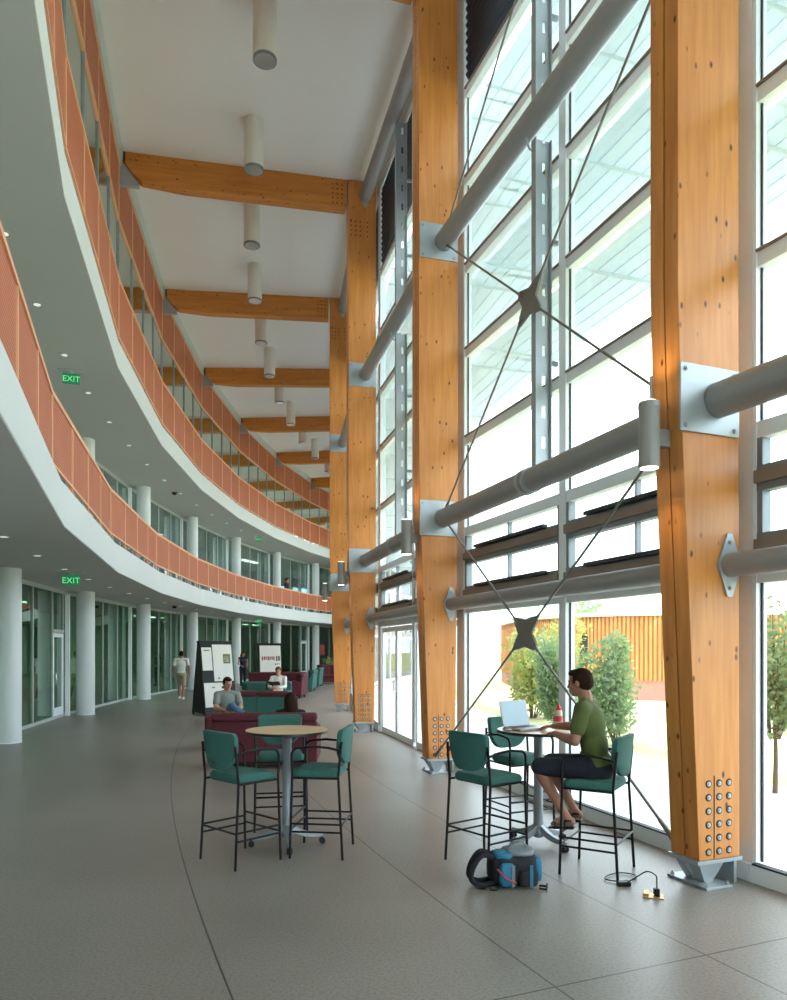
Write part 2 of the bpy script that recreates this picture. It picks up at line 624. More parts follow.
M['jeans'] = plain('blue_denim', (0.06, 0.14, 0.26, 1), 0.9, var=0.15, scale=12)
M['laptop'] = plain('silver_plastic', (0.36, 0.37, 0.40, 1), 0.4, metal=0.4)
M['screen'] = plain('lit_screen', (0.25, 0.36, 0.44, 1), 0.25, emit=(0.42, 0.60, 0.70, 1), estr=0.2)
M['keys'] = plain('dark_keys', (0.03, 0.03, 0.035, 1), 0.5)
M['bag_blue'] = plain('bright_blue_nylon', (0.015, 0.17, 0.30, 1), 0.6, var=0.2, scale=20)
M['bag_black'] = plain('black_nylon', (0.010, 0.011, 0.016, 1), 0.8, var=0.2, scale=20)
M['bag_grey'] = plain('grey_nylon', (0.18, 0.21, 0.24, 1), 0.6, var=0.2, scale=20)
M['red'] = plain('red_plastic', (0.55, 0.03, 0.04, 1), 0.4)
M['bottle'] = plain('pale_bottle', (0.62, 0.50, 0.46, 1), 0.25)
M['brass'] = plain('brass_plate', (0.48, 0.33, 0.12, 1), 0.4, metal=0.6)
M['paper'] = plain('white_paper', (0.78, 0.78, 0.76, 1), 0.8, var=0.02)
M['ink_red'] = plain('dark_red_print', (0.30, 0.05, 0.06, 1), 0.8)
M['ink'] = plain('black_print', (0.03, 0.03, 0.03, 1), 0.8)
M['ink_olive'] = plain('olive_print', (0.20, 0.22, 0.08, 1), 0.8)
M['poster_red'] = plain('red_poster', (0.55, 0.10, 0.09, 1), 0.8)
M['paving'] = plain('pale_paving', (0.62, 0.60, 0.56, 1), 0.85, var=0.06, scale=1.0)
M['grass'] = plain('dry_grass', (0.43, 0.41, 0.22, 1), 0.95, var=0.25, scale=2.5, bump=0.5)
M['field'] = plain('far_field', (0.30, 0.32, 0.15, 1), 0.95, var=0.3, scale=0.08)
M['leaf'] = plain('grey_green_leaf', (0.27, 0.36, 0.17, 1), 0.6, var=0.35, scale=3)
M['leaf_yellow'] = plain('yellow_green_leaf', (0.42, 0.44, 0.14, 1), 0.6, var=0.35, scale=3)
M['bark'] = plain('bark', (0.13, 0.09, 0.06, 1), 0.9, var=0.3, scale=20)
M['pink_wall'] = plain('rose_stucco', (0.42, 0.20, 0.17, 1), 0.9)
M['cedar'] = wood('cedar_batten', (0.60, 0.27, 0.085), 'Z', knots=False, rough=0.7)
M['cedar_dark'] = plain('batten_backing', (0.40, 0.19, 0.075, 1), 0.8)


def leafmat(m):
    nt = m.node_tree
    b = [n for n in nt.nodes if n.type == 'BSDF_PRINCIPLED'][0]
    out = [n for n in nt.nodes if n.type == 'OUTPUT_MATERIAL'][0]
    tl = nt.nodes.new('ShaderNodeBsdfTranslucent')
    src = b.inputs['Base Color'].links[0].from_socket
    nt.links.new(src, tl.inputs['Color'])
    mx = nt.nodes.new('ShaderNodeMixShader')
    mx.inputs[0].default_value = 0.45
    nt.links.new(b.outputs[0], mx.inputs[1])
    nt.links.new(tl.outputs[0], mx.inputs[2])
    nt.links.new(mx.outputs[0], out.inputs['Surface'])


leafmat(M['leaf'])
leafmat(M['leaf_yellow'])


def struct(mb, name, mat, **kw):
    o = mb.build(name, mat, **kw)
    o['kind'] = 'structure'
    return o


# ------------------------------------------------------------------ large structure
KMIN, KMAX = -3, 10
KS = list(range(KMIN, KMAX + 1))


def ring(r0, r1, h0, h1, ks=KS):
    return MB().sweep([(r0, h0), (r0, h1), (r1, h1), (r1, h0)], ks)


struct(ring(-0.75, 14.5, -0.30, 0.0), 'floor', M['floor'], smooth=False)
struct(ring(-1.0, 14.5, 12.05, 12.40), 'ceiling', M['ceiling'], smooth=False)
# rooms behind the glazed screens
wl = thing('wall_left', None, None, kind='structure')
for (h0, h1) in ((0.0, 4.9), (6.9, 9.0), (11.3, 12.05)):
    ring(14.0, 14.3, h0, h1).build('wall_band', M['room'], wl, smooth=False)
for (h0, h1) in ((4.9, 6.9), (9.0, 11.3)):  # window strips opened in the unseen outer wall to daylight the rooms
    MB().sweep([(14.14, h0), (14.14, h1), (14.15, h1), (14.15, h0)], KS).build('pane', M['glass'], wl, smooth=False)
    for k4 in range(KMIN * 4, KMAX * 4):
        if k4 < 0:
            continue
        MB().sweep([(14.05, h0), (14.05, h1), (14.2, h1), (14.2, h0)], [k4 / 4, k4 / 4 + 0.05]).build('pier', M['room'], wl, smooth=False)
# closing walls at both ends of the arc
e = MB().sweep([(7.37, 0.0), (7.37, 12.05), (14.0, 12.05), (14.0, 0.0)], [KMIN + 0.02, KMIN + 0.07])
struct(e, 'wall_rear', M['room'], smooth=False)
e = MB().sweep([(-0.7, 0.0), (-0.7, 12.05), (14.0, 12.05), (14.0, 0.0)], [KMAX - 0.09, KMAX - 0.04])
struct(e, 'wall_far', M['white'], smooth=False)

# unseen glazed end screen, added behind the camera to let in fill daylight
we = thing('window_20', None, None, kind='structure')
fr = MB()
kb = KMIN + 0.03
for ro in (-0.6, 0.95, 2.5, 4.1, 5.7, 7.3):
    fr.sweep([(ro - 0.04, 0), (ro - 0.04, 12.05), (ro + 0.04, 12.05), (ro + 0.04, 0)], [kb - 0.01, kb + 0.01])
for h in (0.05, 2.5, 5.0, 7.5, 10.0, 12.0):
    fr.sweep([(-0.6, h - 0.05), (-0.6, h + 0.05), (7.3, h + 0.05), (7.3, h - 0.05)], [kb - 0.008, kb + 0.008])
fr.build('frame', M['frame'], we)
gp = MB()
gp.sweep([(-0.6, 0.05), (-0.6, 12.0), (7.3, 12.0), (7.3, 0.05)], [kb - 0.0006, kb + 0.0006])
gp.build('pane', M['glass'], we, smooth=False)


# ------------------------------------------------------------------ balconies (left side)
def balcony(label, hb, ht, r_bot, r_top, rg, p0, p1, screen=None):
    t = thing('balcony', label, 'balcony')
    ks = [k for k in KS if k <= 9] + [KMAX - 0.1]
    MB().sweep([(r_bot, hb), (r_top, ht - 0.03), (r_top + 0.03, ht), (13.98, ht), (13.98, hb)], ks).build('slab', M['white'], t, smooth=False)
    # thin soffit lining, greyer than the fascia
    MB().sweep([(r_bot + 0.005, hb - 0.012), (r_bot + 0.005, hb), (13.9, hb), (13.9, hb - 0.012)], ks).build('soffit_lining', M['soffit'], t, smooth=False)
    k = 0.0
    k0, k1 = 0.0, 9.0
    rails = MB()
    ksr = [0, 1, 2, 3, 4, 5, 6, 7, 8, 9]
    rails.sweep([(rg - 0.03, p1), (rg - 0.03, p1 + 0.06), (rg + 0.04, p1 + 0.06), (rg + 0.04, p1)], ksr)
    rails.build('top_rail', M['rust_frame'], t, smooth=False)
    rails = MB()
    rails.sweep([(rg - 0.025, p0 - 0.035), (rg - 0.025, p0), (rg + 0.03, p0), (rg + 0.03, p0 - 0.035)], ksr)
    rails.build('bottom_rail', M['rust_frame'], t, smooth=False)
    n = int((k1 - k0) * 4)
    for i in range(n):
        a, b = k0 + i * 0.25, k0 + (i + 1) * 0.25
        MB().sweep([(rg - 0.008, p0), (rg - 0.008, p1), (rg + 0.012, p1), (rg + 0.012, p0)], [a + 0.006, b - 0.006]).build('guard_panel', M['rust'], t, smooth=False)
        w = 0.005
        MB().sweep([(rg - 0.024, ht), (rg - 0.024, p1 + 0.002), (rg + 0.03, p1 + 0.002), (rg + 0.03, ht)], [a - w if i else a, a + w]).build('post', M['rust_frame'], t, smooth=False)
        # toe bracket between slab edge and panel
    for i in range(n * 2):
        a = k0 + i * 0.125 + 0.04
        MB().sweep([(rg - 0.0, ht), (rg - 0.0, p0 - 0.03), (rg + 0.10, p0 - 0.03), (rg + 0.10, ht)], [a, a + 0.018]).build('toe_bracket', M['frame_dark'], t, smooth=False)
    return t


b1 = balcony('lower curved white balcony with rust coloured slatted guard panels', 3.40, 4.00, 4.90, 4.935, 5.06, 4.21, 5.05)
b2 = balcony('upper curved white balcony with taller rust guard panels and glazed screen above', 7.60, 8.18, 4.90, 4.90, 4.90, 8.235, 9.36)
# glazed screen and upper rust band on the upper balcony
st = MB()
for i in range(0, 36):
    a = i * 0.25
    m_ = MB().sweep([(4.88, 9.42), (4.88, 10.60), (4.93, 10.60), (4.93, 9.42)], [a - 0.004 if i else a, a + 0.004])
    m_.build('screen_mullion', M['frame_dark'], b2, smooth=False)
    MB().sweep([(4.89, 10.64), (4.89, 11.76), (4.91, 11.76), (4.91, 10.64)], [a + 0.005, a + 0.245]).build('screen_panel', M['rust'], b2, smooth=False)
    MB().sweep([(4.903, 9.42), (4.903, 10.58), (4.911, 10.58), (4.911, 9.42)], [a + 0.005, a + 0.245]).build('screen_pane', M['guard_glass'], b2, smooth=False)
    MB().sweep([(4.875, 10.6), (4.875, 11.8), (4.925, 11.8), (4.925, 10.6)], [a - 0.004 if i else a, a + 0.004]).build('screen_post', M['rust_frame'], b2, smooth=False)
MB().sweep([(4.87, 10.57), (4.87, 10.63), (4.94, 10.63), (4.94, 10.57)], list(range(0, 10))).build('screen_rail', M['rust_frame'], b2, smooth=False)
MB().sweep([(4.87, 11.76), (4.87, 11.80), (4.94, 11.80), (4.94, 11.76)], list(range(0, 10))).build('screen_rail', M['rust_frame'], b2, smooth=False)
# grey-green steel edge beam under the ceiling
o = MB().sweep([(4.84, 11.80), (4.80, 12.05), (5.10, 12.05), (5.10, 11.80)], [-1] + list(range(0, 10)))
o = struct(o, 'trim_1', plain('edge_beam_paint', (0.50, 0.54, 0.52, 1), 0.6), smooth=False)

# ------------------------------------------------------------------ left round columns
KL = -0.06
ords = ['nearest', 'second', 'third', 'fourth', 'fifth', 'sixth', 'seventh', 'eighth', 'ninth']
for lvl, (z0, z1, nm) in enumerate(((0.0, 3.388, 'ground floor'), (4.0, 7.588, 'lower balcony'))):
    for i in range(1, 9):
        p = P(6.87, i + 0.94, z0)
        if i + 0.94 > 9.5:
            continue
        t = thing('round_column', '%s in the row of pale round concrete columns on the %s, counted from the left edge' % (ords[i - 1], nm), 'column', p, -ang(i + 0.94), 'round columns on the ' + nm)
        MB().lathe([(0.24, 0.0), (0.24, z1 - z0)], seg=40).build('shaft', M['column'], t)
        MB().lathe([(0.246, 0.0), (0.246, 0.02)], seg=40).build('base_ring', M['frame'], t)
for i in range(1, 9):
    p = P(9.0, i + 0.94, 8.18)
    t = thing('round_column', '%s pale round column behind the upper balcony screen, counted from the near end' % ords[i - 1], 'column', p, 0, 'round columns on the upper balcony')
    MB().lathe([(0.2, 0.0), (0.2, 11.45 - 8.18)], seg=32).build('shaft', M['column'], t)


# ------------------------------------------------------------------ glazed screens on the left, per bay and storey
def screen_bay(n, k0, z0, z1, ro=7.37, door=False, panes=4, gm='green_glass'):
    t = thing('window_%d' % n, None, None, kind='structure')
    f = MB()
    a, b = k0, k0 + 1.0
    d = 0.03
    def rect(r0, r1, h0, h1, ka, kb):
        f.sweep([(r0, h0), (r0, h1), (r1, h1), (r1, h0)], [ka, kb])
    # chord between gridlines a and b
    A, B = P(ro, a), P(ro, b)
    L = (B - A).length
    u = (B - A).normalized()
    nrm = Vector((-u.y, u.x, 0))
    rot = Matrix(((u.x, nrm.x, 0, A.x), (u.y, nrm.y, 0, A.y), (0, 0, 1, 0), (0, 0, 0, 1)))
    f.box(0, L, -0.04, 0.04, z0, z0 + 0.07, rot)
    f.box(0, L, -0.05, 0.05, z1 - 0.10, z1, rot)
    xs = [L * i / panes for i in range(panes + 1)]
    if door:
        xs = [0, 1.3, 3.15, 4.72, 5.72, L]
        f.box(xs[3], xs[4], -0.05, 0.05, z0 + 2.24, z0 + 2.32, rot)
    for x in xs:
        f.box(x - 0.022, x + 0.022, -0.035, 0.035, z0 + 0.07, z1 - 0.1, rot)
    f.build('frame', M['frame_mid'], t, smooth=False)
    g_ = MB()
    for i in range(len(xs) - 1):
        lo = z0 + 0.07
        if door and i == 3:
            lo = z0 + 2.32
        g_.box(xs[i] + 0.022, xs[i + 1] - 0.022, -0.004, 0.004, lo, z1 - 0.1, rot)
    g_.build('pane', M[gm], t, smooth=False)
    pf = MB()
    pf.box(L - 0.36, L - 0.27, -0.16, -0.05, z0 + 0.0, z1 - 0.1, rot)
    pf.build('post_cover', M['frame'], t, smooth=False)
    # a green fabric blind and low partition seen behind the panes
    bl = MB()
    for i in range(len(xs) - 1):
        if (i + n) % 2 == 0 and not (door and i == 3):
            bl.box(xs[i] + 0.06, xs[i] + 0.06 + (xs[i + 1] - xs[i]) * 0.38, 0.10, 0.12, z0 + 0.1, z1 - 0.15, rot)
    if bl.v:
        bl.build('blind', M['blind'], t, smooth=False)
    if door:
        dt = thing('door_%d' % n, None, None, kind='structure')
        df = MB()
        x0, x1 = xs[3] + 0.03, xs[4] - 0.03
        for (xa, xb, ha, hb_) in ((x0, x0 + 0.09, 0.01, 2.22), (x1 - 0.09, x1, 0.01, 2.22), (x0, x1, 0.01, 0.28), (x0, x1, 2.12, 2.22)):
            df.box(xa, xb, -0.03, 0.03, z0 + ha, z0 + hb_, rot)
        df.build('leaf', M['frame'], dt, smooth=False)
        dg = MB().box(x0 + 0.09, x1 - 0.09, -0.004, 0.004, z0 + 0.28, z0 + 2.12, rot)
        dg.build('pane', M[gm], dt, smooth=False)
        hd = MB()
        hx = x0 + 0.06
        pts = [rot @ Vector(p) for p in ((hx, -0.03, z0 + 0.92), (hx, -0.09, z0 + 0.93), (hx, -0.09, z0 + 1.20), (hx, -0.03, z0 + 1.21))]
        hd.tube(pts, 0.013, 8)
        hd.build('handle', M['silver'], dt)
    return t


M['frame_mid'] = plain('grey_screen_frame', (0.42, 0.46, 0.45, 1), 0.5)
M['blind'] = plain('pale_green_blind', (0.36, 0.44, 0.38, 1), 0.9)
n = 1
for k in range(-1, 9):
    if k < 1:
        continue
    screen_bay(n, k + KL, 0.0, 3.385, door=(k == 2 or k == 7))
    n += 1
n = 10
for k in range(1, 9):
    screen_bay(n, k + KL, 4.0, 7.585, gm='upper_glass')
    n += 1
# plain wall stretches of the same line beside and behind the camera
struct(MB().sweep([(7.33, 0), (7.33, 3.388), (7.41, 3.388), (7.41, 0)], [-3, -2, -1, 0, 0.93]), 'wall_left_ground', M['white'], smooth=False)
struct(MB().sweep([(7.33, 4.0), (7.33, 7.588), (7.41, 7.588), (7.41, 4.0)], [-3, -2, -1, 0, 0.93]), 'wall_left_upper', M['white'], smooth=False)

# fill panels added to brighten the rooms behind the ground floor and balcony screens
for k in (1.5, 3.5, 5.5, 7.5):
    for h in (3.36, 7.56):
        p = P(10.4, k, h)
        nm = 'ground floor' if h < 4 else 'balcony floor'
        t = thing('room_fill_light', 'added fill light panel inside the %s rooms behind the glass, %s' % (nm, {1.5: 'nearest the camera', 3.5: 'second along', 5.5: 'third along', 7.5: 'farthest along'}[k]), 'lamp', p, -ang(k), 'added room fill lights')
        MB().box(-0.35, 0.35, -1.3, 1.3, 0.0, 0.035).build('housing', M['frame_mid'], t, smooth=False)
        MB().box(-0.31, 0.31, -1.26, 1.26, -0.006, 0.0).build('diffuser', M['lamp_glow'], t, smooth=False)
        ld = bpy.data.lights.new('room_fill_lamp', 'AREA')
        ld.shape = 'RECTANGLE'
        ld.size = 0.6
        ld.size_y = 2.5
        ld.energy = 90
        ld.color = (1.0, 0.95, 0.85)
        lo = bpy.data.objects.new('room_fill_lamp', ld)
        COL.objects.link(lo)
        lo.parent = t
        lo.location = (0, 0, -0.02)

# ------------------------------------------------------------------ facade glazing (right side), per bay
GR = -0.62
TR = (4.95, 6.25, 7.5, 8.8, 10.1)


def facade_bay(n, k, doors=False):
    t = thing('window_%d' % n, None, None, kind='structure')
    A, B = P(GR, k), P(GR, k + 1)
    L = (B - A).length
    u = (B - A).normalized()
    nrm = Vector((-u.y, u.x, 0))       # points into the hall
    rot = Matrix(((u.x, nrm.x, 0, A.x), (u.y, nrm.y, 0, A.y), (0, 0, 1, 0), (0, 0, 0, 1)))
    f = MB()
    xs_col = 0.15                      # column centre line along the chord
    v = []
    for (x0, x1) in ((0.0, 0.28), (L * 0.5 - 0.03, L * 0.5 + 0.11), (L - 0.03, L - 0.0)):
        f.box(x0, x1, -0.06, 0.06, 0.10, 12.05, rot)
    for h in TR:
        f.box(0, L, -0.055, 0.045, h - 0.10, h + 0.035, rot)
    f.box(0, L, -0.06, 0.05, 3.50, 3.63, rot)
    f.box(0, L, -0.06, 0.05, 2.30 if doors else 2.36, 2.46, rot)
    f.box(0, L, -0.06, 0.05, 11.9, 12.05, rot)
    f.build('frame', M['frame'], t, smooth=False)
    c = MB()
    for h in TR:
        c.box(0.28, L * 0.5 - 0.03, 0.045, 0.07, h + 0.018, h + 0.035, rot)
        c.box(L * 0.5 + 0.11, L - 0.03, 0.045, 0.07, h + 0.018, h + 0.035, rot)
    c.build('transom_cap', M['bronze_trim'], t, smooth=False)
    # clerestory windows between the two pipes
    d = MB()
    for (x0, x1) in ((0.28, L * 0.5 - 0.03), (L * 0.5 + 0.11, L - 0.03)):
        for (h0, h1) in ((2.60, 2.70), (3.14, 3.24)):
            d.box(x0, x1, -0.05, 0.09, h0, h1, rot)
    d.build('clerestory_sill', M['bronze_trim'], t, smooth=False)
    d = MB()
    for (x0, x1) in ((0.28, L * 0.5 - 0.03), (L * 0.5 + 0.11, L - 0.03)):
        for (h0, h1) in ((2.46, 2.60), (2.70, 2.75), (3.08, 3.14), (3.24, 3.28)):
            d.box(x0, x1, -0.045, 0.055, h0, h1, rot)
        d.box(x0, x0 + 0.05, -0.04, 0.05, 2.70, 3.5, rot)
        d.box(x1 - 0.05, x1, -0.04, 0.05, 2.70, 3.5, rot)
        xm = (x0 + x1) / 2
        d.box(xm - 0.012, xm + 0.012, -0.03, 0.03, 2.75, 3.5, rot)
    d.build('clerestory_frame', M['frame_dark'], t, smooth=False)
    a_ = MB()
    for (x0, x1) in ((0.28, L * 0.5 - 0.03), (L * 0.5 + 0.11, L - 0.03)):
        for h in (2.72, 3.27):
            a_.box(x0 + 0.25, x1 - 0.45, 0.06, 0.13, h, h + 0.04, rot)
    a_.build('window_opener', M['dark_metal'], t, smooth=False)
    g_ = MB()
    g_.box(0.28, L - 0.03, -0.006, 0.006, 3.63, 10.1, rot)
    g_.box(0.28, L - 0.03, -0.006, 0.006, 2.7, 3.5, rot)
    if not doors:
        g_.box(0.28, L - 0.03, -0.006, 0.006, 0.16, 2.36, rot)
    g_.build('pane', M['glass'], t, smooth=False)
    s = MB()
    if not doors:
        s.box(0, L, -0.10, 0.10, 0.0, 0.14, rot)
        s.build('sill', M['frame'], t, smooth=False)
        s2 = MB()
        s2.box(0.28, L - 0.03, 0.045, 0.11, 0.14, 0.155, rot)
        for (x0, x1) in ((0.28, L * 0.5 - 0.03), (L * 0.5 + 0.11, L - 0.03)):
            s2.box(x0, x0 + 0.015, -0.008, 0.010, 0.155, 2.36, rot)
            s2.box(x1 - 0.015, x1, -0.008, 0.010, 0.155, 2.36, rot)
            for (ha, hb_) in zip((3.63,) + TR, TR):
                s2.box(x0, x0 + 0.012, -0.008, 0.010, ha, hb_ - 0.10, rot)
                s2.box(x1 - 0.012, x1, -0.008, 0.010, ha, hb_ - 0.10, rot)
        s2.build('gasket', M['gasket'], t, smooth=False)
    lv = MB()
    for i in range(14):
        h = 10.2 + i * 0.122
        for (x0, x1) in ((0.28, L * 0.5 - 0.03), (L * 0.5 + 0.11, L - 0.03)):
            vs = [Vector(p) for p in ((x0, -0.05, h), (x1, -0.05, h), (x1, 0.04, h + 0.13), (x0, 0.04, h + 0.13), (x0, -0.05, h + 0.02), (x1, -0.05, h + 0.02), (x1, 0.04, h + 0.15), (x0, 0.04, h + 0.15))]
            lv.add([rot @ p for p in vs], [(3, 2, 1, 0), (4, 5, 6, 7), (0, 1, 5, 4), (1, 2, 6, 5), (2, 3, 7, 6), (3, 0, 4, 7)])
    lv.build('louvre', M['louvre'], t, smooth=False)
    # outside sunshades: rows of long blades on brackets
    sh = MB()
    for h in (6.25, 7.5, 8.8, 10.1):
        for j in range(6):
            y = -0.20 - j * 0.205
            sh.prism([rot @ Vector((0.0, y, h - 0.018)), rot @ Vector((0.0, y - 0.225, h - 0.002)), rot @ Vector((0.0, y - 0.225, h + 0.006)), rot @ Vector((0.0, y, h - 0.010))], u * L)
        for x in (0.4, L * 0.5, L - 0.3):
            sh.box(x - 0.012, x + 0.012, -1.42, -0.06, h - 0.07, h - 0.035, rot)
    sh.build('sunshade', M['shade'], t, smooth=False)
    if doors:
        dt = thing('door_%d' % (20 + n), None, None, kind='structure')
        x0, x1 = 0.9, 0.9 + 1.9
        x0 = L * 0.5 + 0.14
        x1 = L - 0.06
        xm = (x0 + x1) / 2
        x0b, x1b = 0.31, L * 0.5 - 0.06
        for (xa, xb) in ((x0, x1), (x0b, x1b)):
            xm = (xa + xb) / 2
            for (p, q, side) in ((xa, xm - 0.008, 1), (xm + 0.008, xb, -1)):
                lf = MB()
                for (c0, c1, ha, hb_) in ((p, p + 0.07, 0.01, 2.28), (q - 0.07, q, 0.01, 2.28), (p + 0.07, q - 0.07, 0.01, 0.13), (p + 0.07, q - 0.07, 2.18, 2.28)):
                    lf.box(c0, c1, -0.03, 0.03, ha, hb_, rot)
                lo = lf.build('leaf', M['frame'], dt, smooth=False)
                MB().box(p + 0.07, q - 0.07, -0.004, 0.004, 0.13, 2.18, rot).build('pane', M['glass'], lo, smooth=False)
                hx = q - 0.035 if side == 1 else p + 0.035
                pts = [rot @ Vector(w) for w in ((hx, 0.03, 0.95), (hx, 0.085, 0.97), (hx, 0.085, 1.17), (hx, 0.03, 1.19))]
                MB().tube(pts, 0.012, 8).build('handle', M['frame'], lo)
    return t, rot, L


nwin = 30
for k in range(-3, 8):
    facade_bay(nwin, k, doors=(k == 1))
    nwin += 1
# beyond the last visible bay the facade is closed with a plain wall
struct(MB().sweep([(-0.7, 0), (-0.7, 12.05), (-0.5, 12.05), (-0.5, 0)], [8, 9, KMAX - 0.1]), 'wall_right', M['white'], smooth=False)

# ------------------------------------------------------------------ timber columns with steel feet
col_ord = {-1: 'timber column beside the camera at the right edge', 0: 'nearest tall timber column, right foreground, with a bolted tapering foot',
           1: 'second tall timber column, at the centre behind the laptop table', 2: 'third tall timber column, beyond the white double doors',
           3: 'fourth tall timber column, partly behind the third', 4: 'fifth tall timber column, almost hidden behind the fourth',
           5: 'sixth tall timber column, hidden far along the curve', 6: 'seventh tall timber column, hidden far along the curve'}


DXK = {-1: -0.02, 0: -0.025}


def timber_column(k):
    t = thing('timber_column', col_ord[k], 'column', P(0, k, 0), -ang(k), 'tall timber columns along the glass wall')
    for nm, y0, y1 in (('lamination', 0.0, 0.143), ('lamination', 0.157, 0.30)):
        m = MB()
        dx = DXK.get(k, 0.03)
        outer = 0.44 + dx
        prof = [(0.015, 0.215), (-0.15 + dx, 3.95), (-0.17 + dx, 4.6), (-0.17 + dx, 12.04), (outer, 12.04), (outer, 4.0), (0.425, 0.215)]
        m.prism([(x, y0, z) for x, z in prof], (0, y1 - y0, 0))
        m.build(nm, M['glulam'], t, bevel=0.006, smooth=False)
    m = MB().prism([(x, 0.143, z) for x, z in ((0.03, 0.22), (-0.125, 4.6), (-0.125, 12.0), (0.42, 12.0), (0.41, 0.22))], (0, 0.014, 0))
    m.build('joint_filler', M['kerf'], t, smooth=False)
    # kerf line in the near face
    MB().box(0.158, 0.166, -0.003, 0.001, 0.216, 0.86).build('kerf', M['kerf'], t, smooth=False)
    foot = MB()
    foot.box(-0.01, 0.44, -0.012, 0.312, 0.185, 0.214)
    foot.hexa([(0.12, 0.05, 0.02), (0.19, 0.05, 0.02), (0.19, 0.25, 0.02), (0.12, 0.25, 0.02)], [(0.03, 0.02, 0.185), (0.29, 0.02, 0.185), (0.29, 0.28, 0.185), (0.03, 0.28, 0.185)])
    foot.box(-0.02, 0.03 + 0.01, 0.145, 0.16, 0.02, 0.185) if False else None
    foot.prism([(-0.01, 0.14, 0.185), (0.10, 0.14, 0.03), (0.13, 0.14, 0.03), (0.13, 0.14, 0.185)], (0, 0.02, 0))
    foot.box(0.385, 0.415, 0.02, 0.28, 0.0, 0.185)
    foot.build('steel_foot', M['plate'], t, smooth=False)
    bp = MB().box(0.03, 0.29, -0.06, 0.36, 0.0, 0.022)
    bp.build('base_plate', M['plate'], t, bevel=0.004, smooth=False)
    for (x, y) in ((0.06, -0.035), (0.26, -0.035), (0.06, 0.335), (0.26, 0.335)):
        MB().lathe([(0.017, 0.022), (0.017, 0.037), (0.009, 0.037), (0.009, 0.052)], (x, y, 0), 10).build('anchor_nut', M['plate'], t)
    if -1 <= k <= 3:
        for i in range(6):
            for x in (0.105, 0.212, 0.312):
                z = 0.275 + i * 0.105
                rot = Matrix.Translation((x, 0.0, z)) @ Matrix.Rotation(PI / 2, 4, 'X')
                o = MB().lathe([(0.030, -0.0), (0.030, 0.003), (0.0225, 0.003)], seg=14, m=rot).build('bolt_hole', M['kerf'], t)
                MB().lathe([(0.019, 0.002), (0.019, 0.008), (0.012, 0.008), (0.011, 0.013)], seg=14, m=rot).build('bolt', M['plate'], o)
    if k in (2, 3):
        for i in range(4):
            for x in (-0.08, 0.02, 0.12, 0.28):
                z = 11.15 - i * 0.10
                rot = Matrix.Translation((x, 0.0, z)) @ Matrix.Rotation(PI / 2, 4, 'X')
                MB().lathe([(0.016, -0.0), (0.016, 0.004)], seg=10, m=rot).build('bolt', M['kerf'], t)
    return t


for k in range(-1, 7):
    timber_column(k)

# ------------------------------------------------------------------ ceiling beams
for k in range(1, 10):
    p = P(0, k, 0)
    lab = 'timber ceiling beam number %s from the camera, spanning from its timber column to the rust screen' % ['one', 'two', 'three', 'four', 'five', 'six', 'seven', 'eight', 'nine'][k - 1]
    lab = ['nearest timber ceiling beam, just above the top of the picture', 'long timber ceiling beam meeting the third timber column, widest in view',
           'timber ceiling beam meeting the fourth timber column, second widest in view', 'timber ceiling beam next beyond the fourth timber column',
           'timber ceiling beam above the middle of the upper balcony curve', 'short looking timber ceiling beam, third from the far end in view',
           'timber ceiling beam second from the far end in view', 'farthest timber ceiling beam in view, a small stub', 'hidden timber ceiling beam at the far end'][k - 1]
    t = thing('timber_beam', lab, 'beam', p, -ang(k), 'timber beams across the ceiling')
    y0, y1 = 0.02, 0.28
    x_in = -0.18 if k < 7 else 0.2
    prof = [(x_in, 11.43), (x_in, 12.045), (-4.80, 12.045), (-4.80, 11.86), (-4.60, 11.60), (-4.45, 11.50), (-3.6, 11.43)]
    MB().prism([(x, y0, z) for x, z in prof], (0, y1 - y0, 0)).build('beam_body', M['glulam_beam'], t, bevel=0.006, smooth=False)
    MB().prism([(x, y0, z) for x, z in ((-4.96, 11.43), (-4.96, 12.04), (-12.6, 12.04), (-12.6, 11.43))], (0, y1 - y0, 0)).build('beam_extension', M['glulam_beam'], t, smooth=False)
    MB().prism([(x, 0.10, z) for x, z in ((-4.96, 11.40), (-4.96, 11.84), (-4.79, 11.84), (-4.60, 11.58), (-4.50, 11.47), (-4.50, 11.40))], (0, 0.10, 0)).build('end_bracket', M['plate'], t, smooth=False)
    MB().box(-4.795, -4.76, y0 - 0.004, y1 + 0.004, 11.84, 12.04).build('shadow_gap', M['kerf'], t, smooth=False)
    if k in (2, 3):
        for i in range(5):
            for x in (-0.28, -0.38, -0.48):
                rot = Matrix.Translation((x, y0, 11.52 + i * 0.1)) @ Matrix.Rotation(PI / 2, 4, 'X')
                MB().lathe([(0.016, -0.0), (0.016, 0.004)], seg=10, m=rot).build('bolt', M['kerf'], t)

# ------------------------------------------------------------------ steel pipes between the timber columns
bay_name = {-1: 'right of the nearest timber column', 0: 'between the two nearest timber columns', 1: 'between the second and third timber columns',
            2: 'between the third and fourth timber columns', 3: 'between the fourth and fifth timber columns', 4: 'between the fifth and sixth timber columns'}


def colpt(k, x, y, z):
    a = ang(k)
    p = P(0, k, 0)
    if z > 1:
        x += DXK.get(k, 0.03)
    return p + Vector((math.cos(a), -math.sin(a), 0)) * x + Vector((math.sin(a), math.cos(a), 0)) * y + Vector((0, 0, z))


